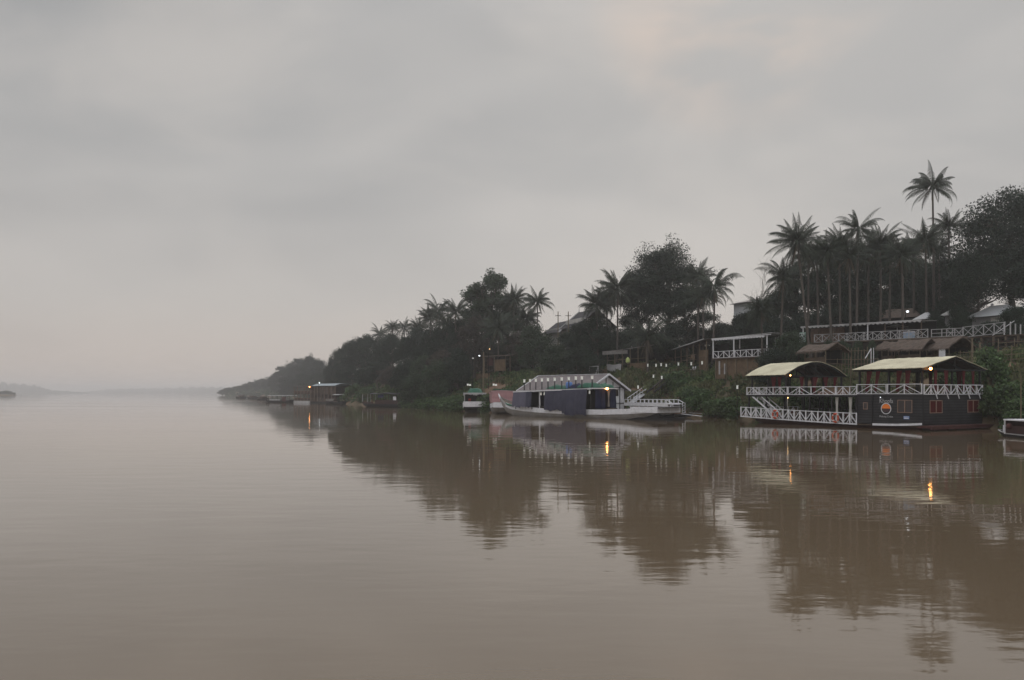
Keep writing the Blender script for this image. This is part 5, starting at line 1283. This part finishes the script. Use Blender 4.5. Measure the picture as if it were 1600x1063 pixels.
# lanterns in a row in front of the restaurants
gl_ = 'white lanterns on posts along the bank'
LN = None
for i, (px, py, D, w_) in enumerate(((1012,571,133,'just left of the short palm trunk'),(1025,571,131,'just right of the short palm trunk'),(1033,570,130.5,'second right of the short palm trunk'),(1041,571,129.5,'third right of the short palm trunk'),(1060,569,128,'at the left part of the slanting awning restaurant'),(1080,568.5,124,'left of the two white chairs'),(1097,567,121,'nearest the white frame pavilion'),(1021,588,126,'lower down on the slope below the short palm'),(997,605,121,'low on the bank beside the gabled houseboat'),(1152,605,104,'low in the shrubs left of the restaurant boat'),(1034,590,124,'by the dark bank stairs'))):
    x, y = XY(px, D); z = hgt(x, y); zt = max(ZP(py, D), z+.5)
    r = empty('post_lantern', (x, y, z), 0, 'white lantern on a thin post '+w_, 'lantern', gl_)
    MB().tube([(0,0,-.3),(0,0,zt-z-.25)], .03, 6).build('post', M['dark'], r)
    b = MB(); b.box(-.10,-.10,zt-z-.25,.10,.10,zt-z+.20); b.box(-.13,-.13,zt-z+.201,.13,.13,zt-z+.24); b.build('lantern', M['lantern'], r)
# dark stairs up the bank
sx0, sy0 = XY(1022, 121); sx1, sy1 = XY(1062, 129)
r = empty('bank_stairs', (sx0, sy0, 0), math.atan2(sy1-sy0, sx1-sx0), 'dark wooden stairs climbing the bank below the short palm', 'stairs')
Ls = math.hypot(sx1-sx0, sy1-sy0); b = MB(); b.bar((0,0,3.6),(Ls,0,7.0),.12,.3); b.bar((0,1.2,3.6),(Ls,1.2,7.0),.12,.3); b.build('stringer', M['dark'], r)
b = MB()
for k in range(14): f = (k+.5)/14; b.box(Ls*f-.15, .06, 3.68+3.4*f, Ls*f+.15, 1.14, 3.73+3.4*f)
b.build('tread', M['wood'], r)
b = MB(); b.bar((0,0,4.5),(Ls,0,7.9),.06)
for k in range(6): b.bar((Ls*k/5,0,2.4+3.4*k/5),(Ls*k/5,0,4.5+3.4*k/5),.06)
b.build('handrail', M['wood'], r)
# small bamboo hut and lamps in the middle trees
a, ang, L = frame(757, 167, 797, 161)
r = empty('bamboo_hut', (a.x, a.y, 0), ang, 'small dark hut with a pale orange bamboo panel under the tall trees', 'hut')
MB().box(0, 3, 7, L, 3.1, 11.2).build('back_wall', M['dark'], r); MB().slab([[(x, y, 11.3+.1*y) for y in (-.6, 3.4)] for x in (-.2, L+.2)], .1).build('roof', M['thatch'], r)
MB().box(L*.42, 0, 8.1, L*.80, .08, 10.5).build('bamboo_panel', M['bamboo'], r); MB().box(L*.08, .3, 9.3, L*.30, .38, 10.9).build('red_panel', M['redwood'], r)
for x in (.05, L*.4, L*.83, L): MB().tube([(x, .0, hgt(*lr(r, x, 0, 0)[:2])-.4), (x, 0, 11.1)], .07, 6).build('post', M['pole'], r)
MB().box(0, .1, 7.3, L, 3, 7.4).build('floor', M['wood'], r)
MB().box(-2.2, -.6, 6.2, L*.3, -.5, 7.6).build('low_screen', M['bamboo'], r)
x, y = XY(755.5, 158); z = hgt(x, y); o = MB().tube([(0,0,-.5),(0,0,ZP(550,158)-z)], .12, 7).build('wooden_post', M['pole']); o.location = (x, y, z); tag(o, 'thick pale wooden post left of the bamboo hut panel', 'post')
x, y = XY(723.5, 171); z = hgt(x, y); o = MB().box(-.35,-.3,-1,.35,.3,ZP(568,171)-z).box(-.42,-.37,ZP(568,171)-z,.42,.37,ZP(568,171)-z+.15).build('grey_pillar', M['greywall']); o.location = (x, y, z); tag(o, 'short grey concrete pillar under the trees left of the lamp posts', 'pillar')
def street_lamp(px, py, D, label, arm, m='cool', r0=.16):
    x, y = XY(px, D); z = hgt(x, y); h = ZP(py, D)-z; r = empty('street_lamp', (x-arm, y, z), 0, label, 'lamp', None)
    MB().tube([(0,0,-.4),(0,0,h+.1)], .06, 7).build('post', M['dark'], r); MB().bar((0,0,h+.1),(arm,0,h+.15),.05).build('arm', M['dark'], r)
    MB().ball((arm,0,h), r0, 9, 6, .7).build('lamp_head', M[m], r, True)
street_lamp(749, 556, 160, 'lamp with a white head on a post left of the bamboo hut', -.4)
street_lamp(739, 560, 160, 'dimmer grey lamp post further left of the bamboo hut', .1, 'lantern', .2)
street_lamp(765, 545.5, 160, 'small warm lamp above the bamboo hut', .2, 'warmdim', .09)
street_lamp(1418, 487, 112, 'white globe lamp glowing between the palms and the white tent', .3, 'cool', .18)
street_lamp(1354, 514, 112, 'small white lamp inside the terrace trees', .2, 'lantern', .16)
street_lamp(499, 598.5, 262, 'tiny white lamp on the bank above the floating restaurant', .2, 'cool', .2)
# white fence below the tiled house
a, ang, L = frame(822, 165, 902, 152)
r = empty('white_fence', (a.x, a.y, 0), ang, 'short white picket fence half hidden by bushes below the tiled house', 'fence')
b = MB()
for k in range(int(L/.6)): x = k*.6; zz = hgt(*lr(r, x, 0, 0)[:2]); b.box(x, 0, zz-.3, x+.16, .08, 12.4+.02*x)
b.bar((0,.0,12.1),(L,0,12.4),.08,.10); b.build('pickets', M['offwhite'], r)
# bamboo rail fences on the grassy slope
def slope_fence(pa, Da, pb2, Db, z0, z1, step, label, rails=2, h=1.5):
    a, ang, L = frame(pa, Da, pb2, Db); r = empty('bamboo_rail_fence', (a.x, a.y, 0), ang, label, 'fence', 'bamboo rail fences on the slope')
    n = int(L/step); rr = random.Random(int(pa)); b = MB()
    for k in range(n+1):
        x = L*k/n; zz = hgt(*lr(r, x, 0, 0)[:2])-.3; zt = z0+(z1-z0)*k/n+rr.uniform(-.15, .35); b.tube([(x, 0, min(zz, zt-1)), (x+rr.uniform(-.06,.06), 0, zt)], .045, 5)
    b.build('posts', M['pole'], r); b = MB()
    for k in range(rails): b.tube([(0, -.06, z0-.25-k*h/rails), (L/2, -.06, (z0+z1)/2-.28-k*h/rails), (L, -.06, z1-.22-k*h/rails)], .035, 5)
    b.build('rails', M['pole'], r)
slope_fence(1500, 89, 1625, 80, 8.3, 8.4, 1.5, 'bamboo rail fence crossing the grassy slope right of the huts', 3, 1.6)
slope_fence(1560, 92, 1640, 86, 9.6, 9.7, 1.8, 'higher bamboo rail fence in front of the dark deck at the right edge', 2, 1.0)
slope_fence(1288, 97, 1372, 92, 7.9, 7.7, 1.6, 'bamboo rail fence between the two cream pavilion roofs', 3, 1.7)
slope_fence(1292, 99, 1360, 96, 9.1, 8.9, .35, 'close set dark stick fence just above the rail fence between the pavilion roofs', 1, 1.0)
a, ang, L = frame(1517, 97, 1612, 91)
r = empty('dark_deck_shelter', (a.x, a.y, 0), ang, 'dark wooden shelter on stilts below the raised terrace at right', 'shelter')
MB().box(0, 0, 9.0, L, 3, 9.12).build('floor', M['dark'], r); MB().box(0, 2.9, 6.8, L, 3, 10.3).build('back_wall', M['wood'], r)
for k in range(6): MB().bar((k*L/5, 0, hgt(*lr(r, k*L/5, 0, 0)[:2])-.3), (k*L/5, 0, 10.2), .12).build('post', M['wood'], r)
b = MB(); b.bar((0,-.08,9.7),(L,-.08,9.7),.06); b.build('handrail', M['redwood'], r)
for i, (px, D, z1, lab) in enumerate(((1519, 91, 9.9, 'left of two weathered wooden posts above the right pavilion roof'), (1531, 90, 9.3, 'right of two weathered wooden posts above the right pavilion roof'))):
    x, y = XY(px, D); z = hgt(x, y); o = MB().tube([(0,0,-.4),(0,0,(z1-z)*.4),(0,0,z1-z)], [.22,.14,.09], 7).build('weathered_post', M['pole']); o.location = (x, y, z); tag(o, lab, 'post', 'weathered posts on the slope')
# white stair rail by the huts
x, y = XY(1352, 95); r = empty('stair_handrail', (x, y, 7.0), 0, 'small white slanted stair handrail below the terrace, left of the huts', 'handrail')
MB().bar((0,0,.7),(.8,.2,1.9),.08).bar((.8,.2,-.3),(.8,.2,1.9),.07).bar((1.1,.2,0),(1.1,.2,2.0),.06).build('rails', M['white'], r)
for ob in bpy.data.objects:
    if ob.get('label') and len(ob['label'].split()) > 16: print('LONG', ob['label'])
# ------------------------------------------------------------------ haze
b = MB(); b.box(-7100, -410, -9, 7100, 7100, 48)
hm = bpy.data.materials.new('haze'); hm.use_nodes = True; t = hm.node_tree; t.nodes.clear()
vv = t.nodes.new('ShaderNodeVolumePrincipled'); vv.inputs['Color'].default_value = (.985,.985,1,1); vv.inputs['Density'].default_value = .00041; vv.inputs['Anisotropy'].default_value = .55
ou = t.nodes.new('ShaderNodeOutputMaterial'); t.links.new(vv.outputs[0], ou.inputs['Volume'])
o = b.build('haze', hm); tag(o, 'pale morning river fog', None, None, 'stuff')
